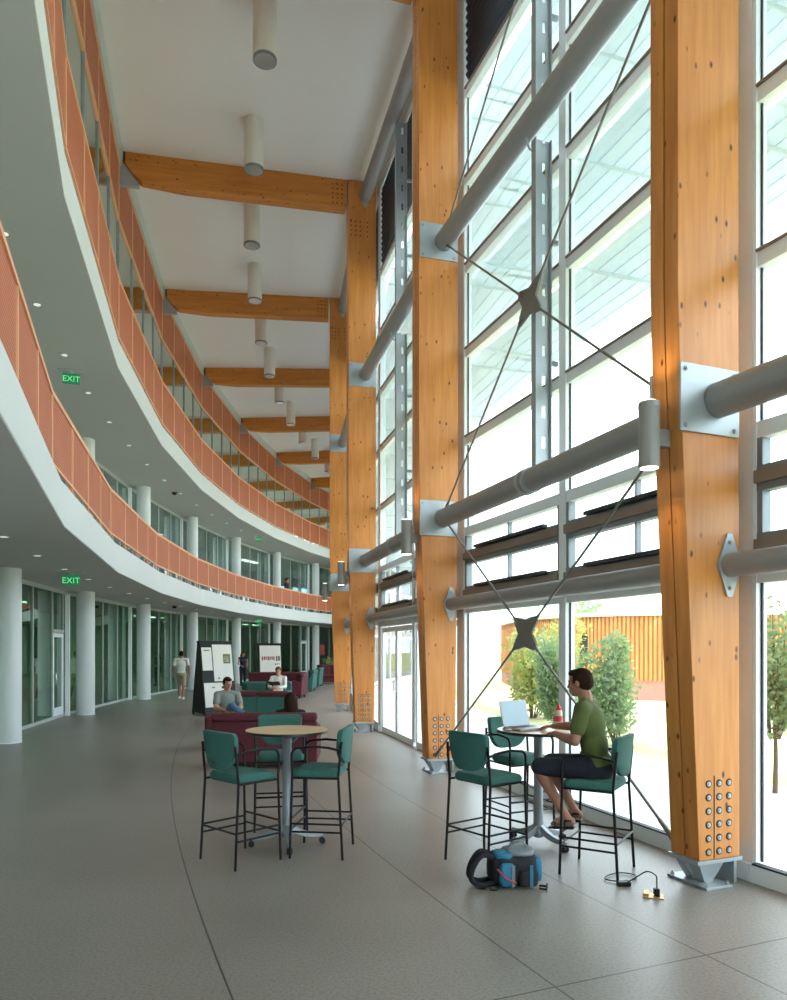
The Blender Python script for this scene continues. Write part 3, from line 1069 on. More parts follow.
def pipe(k, h, xo, rad, plate, lev, sleeve=False):
    a = colpt(k, xo, 0.32, h)
    b = colpt(k + 1, xo, -0.02, h)
    t = thing('steel_pipe', 'steel pipe %s, %s' % (bay_name[k], lev), 'pipe', a, -ang(k), 'steel pipes bracing the timber columns')
    inv = t.matrix_basis.inverted() if False else (Matrix.Translation(a) @ Matrix.Rotation(-ang(k), 4, 'Z')).inverted()
    B = inv @ b
    d = B.normalized()
    MB().tube([(0, 0, 0), B], rad, 28).build('tube', M['steel'], t)
    rotB = Matrix.Translation(B) @ Matrix.Rotation(ang(k) - ang(k + 1), 4, 'Z')
    if plate == 'square':
        for (m, y0, y1) in ((Matrix.Identity(4), -0.02, 0.0), (rotB, 0.0, 0.018)):
            x0, x1 = (-0.16 - xo), (0.425 - xo)
            o = MB().box(x0, x1, y0, y1, -0.262, 0.255, m).build('end_plate', M['plate'], t, bevel=0.003, smooth=False)
            for (x, z) in ((x0 + 0.05, -0.215), (x0 + 0.05, 0.21), (x1 - 0.05, -0.215), (x1 - 0.05, 0.21)):
                yy = y0 if y0 == 0.0 else y1
                rr = m @ Matrix.Translation((x, y0 if y0 >= 0 else y1, z)) @ Matrix.Rotation(PI / 2 if y0 >= 0 else -PI / 2, 4, 'X')
                MB().lathe([(0.02, 0.0), (0.02, 0.012), (0.012, 0.012), (0.012, 0.02)], seg=10, m=rr).build('bolt', M['plate'], o)
    else:
        for (m, y0) in ((Matrix.Identity(4), -0.02), (rotB, 0.0)):
            s, w = 0.245, 0.12
            poly = [(0, y0, -s), (w * 0.2, y0, -s), (w, y0, 0), (w * 0.2, y0, s), (-w * 0.2, y0, s), (-w, y0, 0), (-w * 0.2, y0, -s)]
            o = MB().prism([m @ Vector(p) for p in poly[1:]], (m.to_3x3() @ Vector((0, 0.02, 0)))).build('end_plate', M['plate'], t, smooth=False)
            for z in (-0.18, 0.18):
                rr = m @ Matrix.Translation((0, y0 if y0 >= 0 else 0.0, z)) @ Matrix.Rotation(PI / 2 if y0 >= 0 else -PI / 2, 4, 'X')
                MB().lathe([(0.018, 0.0), (0.018, 0.012), (0.01, 0.012), (0.01, 0.02)], seg=10, m=rr).build('bolt', M['plate'], o)
    if sleeve:
        for q in (0.487, 0.513):
            MB().tube([B * (q - 0.006), B * (q + 0.006)], rad + 0.014, 28).build('sleeve_ring', M['plate'], t)
    return t


for k in range(-1, 5):
    pipe(k, 3.75, 0.20, 0.135, 'square', 'just above the clerestory windows', sleeve=True)
    pipe(k, 7.81, 0.20, 0.135, 'square', 'halfway up the glass wall', sleeve=False)
    pipe(k, 11.72, 0.20, 0.135, 'diamond', 'right under the ceiling')
    pipe(k, 2.49, 0.33, 0.095, 'diamond', 'just above the ground floor glazing')

# ------------------------------------------------------------------ cross bracing in the bay between the two nearest columns
lowz, midz, topz = 3.78, 7.82, 11.72


def cross(label, z0, z1, low_x=0.20, nodeq=0.5):
    A0_ = colpt(0, low_x, 0.30, z0)
    B0_ = colpt(1, low_x, 0.0, z0)
    A1_ = colpt(0, 0.20, 0.30, z1)
    B1_ = colpt(1, 0.20, 0.0, z1)
    c = (A0_ + B0_ + A1_ + B1_) / 4
    t = thing('cross_brace', label, 'brace', c, math.atan2((B0_ - A0_).y, (B0_ - A0_).x), 'cross braces between the two nearest columns')
    inv = (Matrix.Translation(c) @ Matrix.Rotation(math.atan2((B0_ - A0_).y, (B0_ - A0_).x), 4, 'Z')).inverted()
    poly = []
    s = 0.30
    tips = []
    for q in (A0_, B0_, B1_, A1_):
        q = inv @ q
        d = q.normalized()
        end = q - d * 0.12
        MB().tube([d * 0.24, end], 0.0135, 10).build('rod', M['bronze'], t)
        MB().tube([d * 0.20, d * 0.34], [0.026, 0.018], 10).build('clevis', M['bronze'], t)
        e_ = MB().tube([q - d * 0.30, q - d * 0.05], [0.018, 0.028], 10)
        e_.build('clevis', M['bronze'], t)
        side = d.cross(Vector((0, 1, 0))).normalized()
        tips.append((d * 0.29 + side * 0.035, d * 0.29 - side * 0.035, d))
    order = []
    for i in range(4):
        a, b, d = tips[i]
        dn = tips[(i + 1) % 4][2]
        inn = (d + dn).normalized() * 0.155
        ang_prev = tips[i - 1][2]
        # order the two tip corners so the loop runs round the plate
        if (a - dn * 0.29).length < (b - dn * 0.29).length:
            a, b = b, a
        order += [a, b, inn]
    pl = MB().prism([p + Vector((0, -0.012, 0)) for p in order], (0, 0.024, 0))
    pl.build('node_plate', M['bronze'], t, smooth=False)


cross('lowest thin rod cross brace with a star plate, reaching down behind the laptop table', 0.24, lowz, 0.10)
cross('thin rod cross brace with star plate halfway up the glass wall', lowz, midz)
cross('thin rod cross brace above the halfway pipe, mostly beyond the top of the picture', midz, topz)

# slotted vertical struts at the middle of each bay
for k in range(-1, 4):
    a, b = colpt(k, 0.365, 0.3, 0), colpt(k + 1, 0.365, 0, 0)
    c = (a + b) / 2
    lab = 'slotted vertical steel strut at mid-bay %s' % bay_name[k]
    u = (b - a).normalized()
    rz = math.atan2(u.y, u.x)
    t = thing('slotted_strut', lab, 'strut', (c.x, c.y, 3.9), rz + PI / 2, 'slotted steel struts')
    segs = [(0.02, 3.77), (4.09, 7.68)]
    for (z0, z1) in segs:
        web = MB()
        web.box(-0.10, -0.045, -0.006, 0.006, z0, z1)
        web.box(0.0 - 0.002, 0.10, -0.006, 0.006, z0, z1)
        nsl = int((z1 - z0) / 0.35)
        for i in range(nsl + 1):
            za = z0 + i * 0.35
            zb = min(za + 0.22, z1)
            if zb > za:
                web.box(-0.045, -0.002, -0.006, 0.006, za, zb)
        web.box(-0.106, -0.094, -0.05, 0.05, z0, z1)
        web.box(0.094, 0.106, -0.05, 0.05, z0, z1)
        web.build('channel', M['plate'], t, smooth=False)
    for z in (3.80, 4.02):
        # hook strap round the pipe
        pts = [Vector((-0.12, 0.0, 3.62)), Vector((-0.15, 0.06, 3.72)), Vector((-0.12, 0.10, 3.80))]
    hk = MB().tube([(0.06, -0.02, 3.62), (0.15, -0.02, 3.66), (0.19, -0.02, 3.76), (0.18, -0.02, 3.86)], 0.012, 8)
    hk.build('hook_strap', M['plate'], t)
    for z in (1.2, 2.6, 5.2, 6.6):
        MB().box(-0.21, -0.10, -0.02, 0.02, z, z + 0.05).build('stay_bracket', M['plate'], t, smooth=False)


# ------------------------------------------------------------------ wall lights on the timber columns
def wall_light(k, lab):
    t = thing('wall_light', lab, 'lamp', colpt(k, -0.155, 0.15, 3.225), -ang(k), 'cylinder wall lights on the timber columns')
    MB().lathe([(0.078, 0.0), (0.082, 0.01), (0.082, 0.05), (0.079, 0.052), (0.079, 0.448), (0.082, 0.45), (0.082, 0.49), (0.078, 0.50)], (-0.155, 0, 0), 28).build('lamp_body', M['steel'], t)
    MB().box(-0.09, 0.02, -0.035, 0.035, 0.17, 0.30).build('wall_bracket', M['steel'], t, smooth=False)
    MB().lathe([(0.066, -0.006), (0.066, 0.0)], (-0.155, 0, 0), 24).build('lens', M['lamp_glow'], t)
    MB().lathe([(0.066, 0.5), (0.066, 0.506)], (-0.155, 0, 0), 24).build('lens', M['lamp_glow'], t)
    for (z, rx) in ((-0.03, 0), (0.53, PI)):
        ld = bpy.data.lights.new('wall_light_lamp', 'SPOT')
        ld.energy = 9
        ld.spot_size = math.radians(95)
        ld.spot_blend = 0.8
        ld.color = (1, 0.82, 0.55)
        ld.shadow_soft_size = 0.05
        lo = bpy.data.objects.new('wall_light_lamp', ld)
        COL.objects.link(lo)
        lo.parent = t
        lo.location = (-0.155, 0, z)
        lo.rotation_euler = (rx, 0, 0)


wall_light(0, 'grey cylinder wall light on the nearest timber column')
wall_light(1, 'grey cylinder wall light on the second timber column')
wall_light(2, 'grey cylinder wall light on the third timber column')
wall_light(3, 'grey cylinder wall light on the fourth timber column')

# ------------------------------------------------------------------ ceiling cylinder lamps
cl_first = None
cnames = ['nearest, topmost in view', 'second from the top of the picture', 'third from the top of the picture, beyond the widest beam', 'fourth from the top of the picture',
          'fifth, partly hidden by a beam', 'sixth, in front of a beam', 'seventh, fainter behind a beam', 'eighth, in front of the fourth beam', 'ninth, small and far', 'tenth, small and far',
          'eleventh, tiny and far', 'twelfth, tiny and far']
for i in range(12):
    k = 1.27 + 0.485 * i
    p = P(2.2, k, 12.05)
    lab = 'cream cylinder ceiling lamp, ' + cnames[i]
    if cl_first is None:
        t = thing('ceiling_lamp', lab, 'lamp', p, 0, 'cylinder lamps under the ceiling')
        MB().lathe([(0.185, -0.92), (0.185, -0.0)], seg=36).build('lamp_body', M['lamp_white'], t)
        MB().lathe([(0.189, -0.95), (0.189, -0.92)], seg=36).build('rim', M['frame_dark'], t)
        MB().lathe([(0.165, -0.953), (0.09, -0.9535)], seg=28).build('reflector', M['silver'], t)
        MB().lathe([(0.20, -0.02), (0.20, 0.0)], seg=36).build('canopy', M['lamp_white'], t)
        cl_first = t
    else:
        dup(cl_first, p, 0, lab)
    ld = bpy.data.lights.new('ceiling_lamp_light', 'SPOT')
    ld.energy = 60
    ld.spot_size = math.radians(80)
    ld.spot_blend = 0.6
    ld.color = (1, 0.88, 0.72)
    ld.shadow_soft_size = 0.12
    lo = bpy.data.objects.new('ceiling_lamp_light', ld)
    COL.objects.link(lo)
    lo.location = (p.x, p.y, p.z - 1.0)

# ------------------------------------------------------------------ recessed downlights in the soffits
first = None
ordw = ['first', 'second', 'third', 'fourth', 'fifth', 'sixth', 'seventh', 'eighth', 'ninth', 'tenth', 'eleventh', 'twelfth', 'thirteenth', 'fourteenth', 'fifteenth', 'sixteenth', 'seventeenth', 'eighteenth', 'nineteenth', 'twentieth']
for lev, h in (('upper', 7.588), ('lower', 3.388)):
    for i in range(14 if lev == 'upper' else 12):
        k = 1.19 + 0.365 * i
        if lev == 'lower':
            k += 0.0
        p = P(5.85, k, h)
        lab = '%s recessed round downlight from the left edge in the underside of the %s balcony' % (ordw[i], lev)
        if first is None:
            t = thing('downlight', lab, 'lamp', p, 0, 'recessed downlights in the balcony undersides')
            MB().lathe([(0.11, -0.006), (0.11, 0.0)], seg=24).build('rim', M['frame_mid'], t)
            MB().lathe([(0.055, -0.0095), (0.055, -0.006)], (0.02, 0.02, 0), seg=20).build('lens', M['spot_glow'], t)
            first = t
        else:
            dup(first, p, 0, lab)
for nm, h in (('upper', 7.588), ('lower', 3.388)):
    t = thing('smoke_detector', 'small dark red round detector under the %s balcony' % nm, 'detector', P(6.0, 4.08, h - 0.001), 0, 'round detectors')
    MB().lathe([(0.10, -0.02), (0.12, 0.0)], seg=20).build('base', M['ink_red'], t)
    MB().ell((0, 0, -0.05), (0.085, 0.085, 0.045)).build('dome', M['black'], t)


# ------------------------------------------------------------------ exit signs
def exit_sign(p, rz, lab):
    t = thing('exit_sign', lab, 'sign', p, rz, 'green exit signs')
    MB().box(-0.26, 0.26, -0.05, 0.05, -0.03, 0.0).build('canopy', M['frame_mid'], t, bevel=0.006, smooth=False)
    MB().box(-0.03, 0.03, -0.015, 0.015, -0.07, -0.03).build('stem', M['frame_mid'], t, smooth=False)
    MB().box(-0.165, 0.165, -0.012, 0.012, -0.285, -0.07).build('panel', M['exit_green'], t, bevel=0.004, smooth=False)
    cu = bpy.data.curves.new('letters', 'FONT')
    cu.body = 'EXIT'
    cu.size = 0.165
    cu.align_x = 'CENTER'
    cu.align_y = 'CENTER'
    cu.extrude = 0.002
    cu.materials.append(M['exit_letter'])
    tmp = bpy.data.objects.new('letters_curve', cu)
    COL.objects.link(tmp)
    bpy.context.view_layer.update()
    me = bpy.data.meshes.new_from_object(tmp.evaluated_get(bpy.context.evaluated_depsgraph_get()))
    bpy.data.objects.remove(tmp)
    o = bpy.data.objects.new('letters', me)
    COL.objects.link(o)
    o.parent = t
    o.location = (0, -0.015, -0.187)
    o.rotation_euler = (PI / 2, 0, 0)


exit_sign(P(5.87, 2.06, 7.588), 0.30, 'green EXIT sign hanging under the upper balcony at the left')
exit_sign(P(5.80, 2.0, 3.388), 0.30, 'green EXIT sign hanging under the lower balcony near the left door')
exit_sign(P(5.5, 5.87, 7.588), 0.10, 'tiny far green EXIT sign under the upper balcony')
exit_sign(P(5.5, 5.87, 3.388), 0.10, 'tiny far green EXIT sign under the lower balcony')


# ------------------------------------------------------------------ bar chairs and bar tables
def rounded_poly(pts, r, n=5):
    out = []
    m = len(pts)
    for i in range(m):
        p0, p1, p2 = Vector(pts[i - 1]), Vector(pts[i]), Vector(pts[(i + 1) % m])
        a = (p0 - p1).normalized()
        b = (p2 - p1).normalized()
        rr = r[i] if isinstance(r, (list, tuple)) else r
        s, e_ = p1 + a * rr, p1 + b * rr
        for j in range(n + 1):
            t = j / n
            out.append((s * (1 - t) ** 2 + p1 * 2 * t * (1 - t) + e_ * t ** 2))
    return out


def bar_chair(label, loc, rz):
    """forward is +x; seat 0.76 m high"""
    t = thing('bar_chair', label, 'chair', loc, rz, 'teal bar chairs')
    # seat: padded, rounded plan, slightly dished
    pl = rounded_poly([(0.235, 0.235, 0), (-0.20, 0.215, 0), (-0.20, -0.215, 0), (0.235, -0.235, 0)], [0.09, 0.05, 0.05, 0.09], 6)
    m = MB()
    layers = [(0.93, 0.700), (1.0, 0.712), (1.0, 0.752), (0.93, 0.775), (0.6, 0.782)]
    n_ = len(pl)
    vs, fs = [], []
    for s, z in layers:
        for p in pl:
            zz = z - (0.022 if z > 0.74 else 0.0) * (max(0, p.x * s - 0.14) / 0.10)
            vs.append(Vector((p.x * s, p.y * s, zz)))
    for i in range(len(layers) - 1):
        for j in range(n_):
            j2 = (j + 1) % n_
            fs.append((i * n_ + j, i * n_ + j2, (i + 1) * n_ + j2, (i + 1) * n_ + j))
    fs.append(tuple(range(n_ - 1, -1, -1)))
    fs.append(tuple(range((len(layers) - 1) * n_, len(layers) * n_)))
    m.add(vs, fs)
    m.build('seat', M['teal'], t, angle=50)
    # backrest: wide at the top, rounded towards the bottom, curved in plan
    prof = rounded_poly([(0, 0.235, 1.135), (0, 0.225, 0.93), (0, 0.13, 0.815), (0, -0.13, 0.815), (0, -0.225, 0.93), (0, -0.235, 1.135)], [0.045, 0.08, 0.07, 0.07, 0.08, 0.045], 6)
    m = MB()
    n_ = len(prof)
    vs, fs = [], []
    cz = 0.98
    lay = [(-0.026, 0.90), (-0.022, 1.0), (0.012, 1.0), (0.030, 0.94), (0.036, 0.6)]
    for dx, s in lay:
        for p in prof:
            y = p.y * s
            z = cz + (p.z - cz) * s
            x = -0.235 + dx + 1.1 * y * y - (z - 0.8) * 0.13
            vs.append(Vector((x, y, z)))
    for i in range(len(lay) - 1):
        for j in range(n_):
            j2 = (j + 1) % n_
            fs.append((i * n_ + j, i * n_ + j2, (i + 1) * n_ + j2, (i + 1) * n_ + j))
    fs.append(tuple(range(n_ - 1, -1, -1)))
    fs.append(tuple(range((len(lay) - 1) * n_, len(lay) * n_)))
    m.add(vs, fs)
    m.build('backrest', M['teal'], t, angle=50)
    R = 0.0115
    for s in (-1, 1):
        MB().tube([(0.225, s * 0.262, 0.0), (0.205, s * 0.252, 0.74)], R, 10).build('leg', M['black'], t)
        MB().tube([(-0.245, s * 0.262, 0.0), (-0.205, s * 0.25, 0.72), (-0.225, s * 0.25, 0.93), (-0.235, s * 0.245, 1.03)], R, 10).build('leg', M['black'], t)
        arm = [(0.205, s * 0.252, 0.73), (0.21, s * 0.255, 0.86)]
        for j in range(1, 7):
            a = j / 6 * PI / 2
            arm.append((0.15 + 0.06 * math.cos(a), s * 0.256, 0.90 + 0.07 * math.sin(a)))
        arm += [(0.02, s * 0.262, 0.985), (-0.12, s * 0.262, 0.975), (-0.222, s * 0.25, 0.95)]
        MB().tube(arm, R, 10).build('arm', M['black'], t)
        MB().tube([(-0.205, s * 0.25, 0.705), (0.205, s * 0.25, 0.705)], 0.010, 8).build('seat_rail', M['black'], t)
        for z_ in (0.235, 0.305):
            MB().tube([(-0.232, s * 0.259, z_), (0.217, s * 0.259, z_)], 0.009, 8).build('side_stretcher', M['black'], t)
    MB().tube([(0.205, -0.25, 0.698), (0.205, 0.25, 0.698)], 0.010, 8).build('seat_rail', M['black'], t)
    MB().tube([(0.216, -0.257, 0.345), (0.216, 0.257, 0.345)], 0.010, 8).build('footrest', M['black'], t)
    MB().tube([(0.219, -0.258, 0.25), (0.219, 0.258, 0.25)], 0.009, 8).build('footrest', M['black'], t)
    MB().tube([(-0.235, -0.257, 0.30), (-0.235, 0.257, 0.30)], 0.009, 8).build('rear_stretcher', M['black'], t)
    for s in (-1, 1):
        MB().tube([(-0.229, s * 0.248, 0.98), (-0.218, s * 0.20, 0.98)], 0.008, 8).build('back_support', M['black'], t)
    return t


D = math.radians
c0 = bar_chair('teal bar chair at the front left of the empty table, its back to the camera', (-1.33, 6.474, 0), D(46.7))
bar_chair('teal bar chair on the right of the empty table, turned to face left', (-0.655, 6.725, 0), D(173))
bar_chair('teal bar chair behind the empty table, facing the camera', (-1.17, 7.66, 0), D(-80))
bar_chair('teal bar chair at the left of the laptop table, above the backpack', (0.807, 6.398, 0), D(37.4))
bar_chair('teal bar chair behind the laptop table, facing the seated man', (1.27, 7.46, 0), D(-65))
bar_chair('teal bar chair the man with the laptop is sitting on', (1.683, 6.145, 0), D(148.7))


def bar_table(label, loc, rz):
    t = thing('bar_table', label, 'table', loc, rz, 'round bar tables')
    MB().lathe([(0.375, 1.052), (0.385, 1.056), (0.385, 1.078)], seg=64).build('edge_band', M['table_edge'], t)
    MB().lathe([(0.383, 1.078), (0.383, 1.0815), (0.2, 1.082)], seg=64).build('tabletop', M['tabletop'], t)
    MB().lathe([(0.055, 0.13), (0.047, 0.2), (0.042, 0.55), (0.042, 1.0), (0.055, 1.03), (0.16, 1.045), (0.16, 1.052)], seg=24).build('pedestal', M['table_steel'], t)
    MB().lathe([(0.03, 0.07), (0.06, 0.085), (0.065, 0.13), (0.055, 0.15)], seg=24).build('hub', M['table_steel'], t)
    for i in range(4):
        a = i * PI / 2
        d = Vector((math.cos(a), math.sin(a), 0))
        sd = Vector((-d.y, d.x, 0))
        m = MB()
        rows = []
        for j in range(7):
            q = j / 6
            r = 0.03 + q * 0.31
            zt = 0.20 - 0.10 * q - 0.03 * math.sin(q * PI)
            zb = zt - 0.07 + 0.035 * q
            w = 0.032 - 0.012 * q
            c = d * r
            rows.append([c + sd * w + Vector((0, 0, zb)), c + sd * w * 0.8 + Vector((0, 0, zt)), c - sd * w * 0.8 + Vector((0, 0, zt)), c - sd * w + Vector((0, 0, zb))])
        vs = [p for r_ in rows for p in r_]
        fs = []
        for j in range(6):
            for e_ in range(4):
                e2 = (e_ + 1) % 4
                fs.append((j * 4 + e_, j * 4 + e2, (j + 1) * 4 + e2, (j + 1) * 4 + e_))
        fs += [(3, 2, 1, 0), (24, 25, 26, 27)]
        m.add(vs, fs)
        m.build('foot', M['table_steel'], t, bevel=0.006)
        c = d * 0.33
        w = MB()
        for s in (-1, 1):
            w.tube([c + sd * (s * 0.017) - sd * 0.008 + Vector((0, 0, 0.027)), c + sd * (s * 0.017) + sd * 0.008 + Vector((0, 0, 0.027))], 0.027, 16)
        co = w.build('caster', M['rubber'], t)
        MB().tube([c + Vector((0, 0, 0.02)), c + Vector((0, 0, 0.085))], 0.011, 10).build('caster_stem', M['rubber'], co)
    return t


bar_table('round pale topped bar table with nothing on it, left of centre', (-0.998, 6.935, 0), D(12))
bar_table('round bar table carrying the open laptop and bottle', (1.36, 6.95, 0), D(35))

# laptop: the lid leans back, screen turned to the man
LX, LY = 1.235, 6.92
lp = thing('laptop', 'open silver laptop with a pale blue screen on the right hand bar table', 'laptop', (LX, LY, 1.082), D(-58))
# local +x points to the user
MB().box(-0.12, 0.12, -0.165, 0.165, 0.004, 0.026).build('base', M['laptop'], lp, bevel=0.004, smooth=False)
MB().box(-0.085, 0.02, -0.145, 0.145, 0.0262, 0.029).build('keyboard', M['keys'], lp, smooth=False)
MB().box(0.045, 0.10, -0.045, 0.045, 0.0262, 0.027).build('touchpad', M['frame_dark'], lp, smooth=False)
lm = Matrix.Translation((-0.118, 0, 0.026)) @ Matrix.Rotation(D(-16), 4, 'Y')
lid = MB().box(-0.010, 0.0, -0.165, 0.165, 0.0, 0.245, lm).build('lid', M['laptop'], lp, bevel=0.003, smooth=False)
MB().box(0.0003, 0.0018, -0.15, 0.15, 0.018, 0.228, lm).build('screen', M['screen'], lid, smooth=False)

bt = thing('water_bottle', 'small squeeze bottle with red cap on the laptop table', 'bottle', (1.585, 7.10, 1.082))
MB().lathe([(0.034, 0.0), (0.036, 0.01), (0.036, 0.08), (0.031, 0.10), (0.036, 0.12), (0.034, 0.155), (0.025, 0.17)], seg=20).build('bottle_body', M['bottle'], bt)
MB().lathe([(0.037, 0.06), (0.0372, 0.065), (0.0372, 0.11), (0.037, 0.112)], seg=20).build('red_band', M['red'], bt)
MB().lathe([(0.028, 0.168), (0.029, 0.19), (0.014, 0.20), (0.012, 0.225), (0.006, 0.23)], seg=16).build('cap', M['red'], bt)
ph = thing('mobile_phone', 'small dark phone on the laptop table edge', 'phone', (1.07, 6.93, 1.082), D(20))
MB().box(-0.045, 0.045, -0.022, 0.022, 0, 0.016).build('phone_body', M['black'], ph, bevel=0.005, smooth=False)
MB().box(-0.01, 0.035, -0.016, 0.016, 0.016, 0.0172).build('display', M['screen'], ph, smooth=False)
ms = thing('computer_mouse', 'small grey mouse beside the laptop', 'mouse', (1.045, 6.80, 1.082), D(20))
MB().ell((0, 0, 0.013), (0.045, 0.026, 0.014)).build('mouse_body', M['laptop'], ms)
MB().tube([(0.025, 0, 0.025), (0.035, 0, 0.02)], 0.004, 8).build('scroll_wheel', M['black'], ms)

# ------------------------------------------------------------------ backpack
bg = thing('backpack', 'blue and black backpack lying on the floor beside the bar chair', 'bag', (0.90, 5.80, 0), D(4))


def smooth_path(pts, n=5):
    p = [Vector(q) for q in pts]
    p = [p[0]] + p + [p[-1]]
    out = []
    for i in range(1, len(p) - 2):
        for j in range(n):
            t = j / n
            a, b, c, d = p[i - 1], p[i], p[i + 1], p[i + 2]
            out.append(0.5 * ((2 * b) + (c - a) * t + (2 * a - 5 * b + 4 * c - d) * t * t + (-a + 3 * b - 3 * c + d) * t ** 3))
    out.append(p[-2])
    return out


def blob(mb, x0, x1, y0, y1, z0, z1, p=4.0, su=20, sv=12, dent=0.0):
    cx, cy, cz = (x0 + x1) / 2, (y0 + y1) / 2, (z0 + z1) / 2
    rx, ry, rz_ = (x1 - x0) / 2, (y1 - y0) / 2, (z1 - z0) / 2
    def se(c, e_):
        return math.copysign(abs(c) ** (2.0 / e_), c)
    vs = [Vector((cx, cy, z0))]
    for i in range(1, sv):
        a = -PI / 2 + PI * i / sv
        for j in range(su):
            b = 2 * PI * j / su
            w = 1 + dent * math.sin(3 * b + 2 * a)
            vs.append(Vector((cx + rx * se(math.cos(a), p) * se(math.cos(b), p) * w, cy + ry * se(math.cos(a), p) * se(math.sin(b), p) * w, cz + rz_ * se(math.sin(a), p))))
    vs.append(Vector((cx, cy, z1)))
    fs = [(0, 1 + (j + 1) % su, 1 + j) for j in range(su)]
    for i in range(sv - 2):
        for j in range(su):
            a, b = 1 + i * su, 1 + (i + 1) * su
            j2 = (j + 1) % su
            fs.append((a + j, a + j2, b + j2, b + j))
    last = len(vs) - 1
    a = 1 + (sv - 2) * su
    fs += [(a + j, a + (j + 1) % su, last) for j in range(su)]
    mb.add(vs, fs)
    return mb


blob(MB(), -0.16, 0.22, -0.13, 0.13, 0.0, 0.26, dent=0.03).build('main_compartment', M['bag_black'], bg, angle=60)
blob(MB(), -0.10, 0.02, -0.17, -0.09, 0.02, 0.20, dent=0.03).build('blue_pocket', M['bag_blue'], bg, angle=60)
blob(MB(), 0.05, 0.20, -0.175, -0.10, 0.02, 0.15, dent=0.03).build('front_pocket', M['bag_black'], bg, angle=60)
blob(MB(), 0.18, 0.25, -0.10, 0.06, 0.03, 0.22, dent=0.03).build('side_pocket', M['bag_blue'], bg, angle=60)
blob(MB(), -0.05, 0.20, -0.12, 0.10, 0.23, 0.29, p=3, dent=0.04).build('lid_flap', M['bag_grey'], bg, angle=60)
blob(MB(), -0.13, 0.03, -0.12, 0.02, 0.21, 0.275, p=3, dent=0.04).build('blue_lid', M['bag_blue'], bg, angle=60)
for y in (-0.07, 0.05):
    MB().tube(smooth_path([(-0.12, y, 0.22), (-0.22, y - 0.02, 0.25), (-0.29, y - 0.03, 0.17), (-0.31, y - 0.03, 0.07), (-0.24, y - 0.03, 0.025), (-0.13, y, 0.03)]), 0.020, 10).build('shoulder_strap', M['bag_black'], bg)
MB().tube(smooth_path([(-0.02, -0.02, 0.27), (0.03, -0.04, 0.33), (0.10, -0.04, 0.335), (0.15, -0.02, 0.28)]), 0.009, 8).build('grab_loop', M['bag_grey'], bg)
MB().tube([(-0.12, -0.15, 0.16), (-0.06, -0.185, 0.10), (0.02, -0.185, 0.06)], 0.006, 6).build('red_cord', M['red'], bg)
for (x, y) in ((-0.26, -0.12), (-0.18, -0.16), (0.20, -0.17), (0.22, -0.10)):
    MB().tube([(x, y, 0.012), (x + 0.05, y - 0.02, 0.012), (x + 0.07, y + 0.03, 0.01)], 0.008, 6).build('loose_strap', M['bag_black'], bg)
for x in (0.0, 0.14):
    MB().box(x - 0.012, x + 0.012, -0.18, -0.172, 0.03, 0.19).build('webbing', M['bag_blue' if x else 'bag_grey'], bg, smooth=False)

# floor outlet with charger cable
fo = thing('floor_outlet', 'brass floor outlet with a plug beside the nearest timber column', 'outlet', (1.93, 5.50, 0), D(-20))
MB().box(-0.075, 0.075, -0.06, 0.06, 0, 0.008).build('cover_plate', M['brass'], fo, bevel=0.003, smooth=False)
MB().box(-0.07, -0.03, -0.05, 0.05, 0.008, 0.03).build('flip_lid', M['brass'], fo, bevel=0.003, smooth=False)
MB().lathe([(0.022, 0.008), (0.022, 0.012)], (0.03, 0, 0), 16).build('socket', M['black'], fo)
cb = thing('charger_cable', 'black laptop charger cable running from the floor outlet under the chair', 'cable', (1.90, 5.72, 0), 0)
MB().tube(smooth_path([(0.055, -0.22, 0.012), (0.057, -0.22, 0.11), (0.05, -0.215, 0.155), (0.0, -0.17, 0.17), (-0.05, -0.08, 0.10), (-0.10, 0.02, 0.02), (-0.06, 0.10, 0.012), (0.02, 0.16, 0.012), (0.05, 0.26, 0.012), (-0.04, 0.32, 0.012), (-0.16, 0.26, 0.012), (-0.22, 0.16, 0.012), (-0.15, 0.10, 0.013), (-0.05, 0.12, 0.013)]), 0.005, 6).build('cord', M['black'], cb)
MB().box(-0.16, -0.06, 0.0, 0.05, 0, 0.035).build('power_brick', M['black'], cb, bevel=0.006, smooth=False)
MB().box(0.035, 0.075, -0.24, -0.20, 0.013, 0.06).build('plug', M['black'], cb, bevel=0.005, smooth=False)


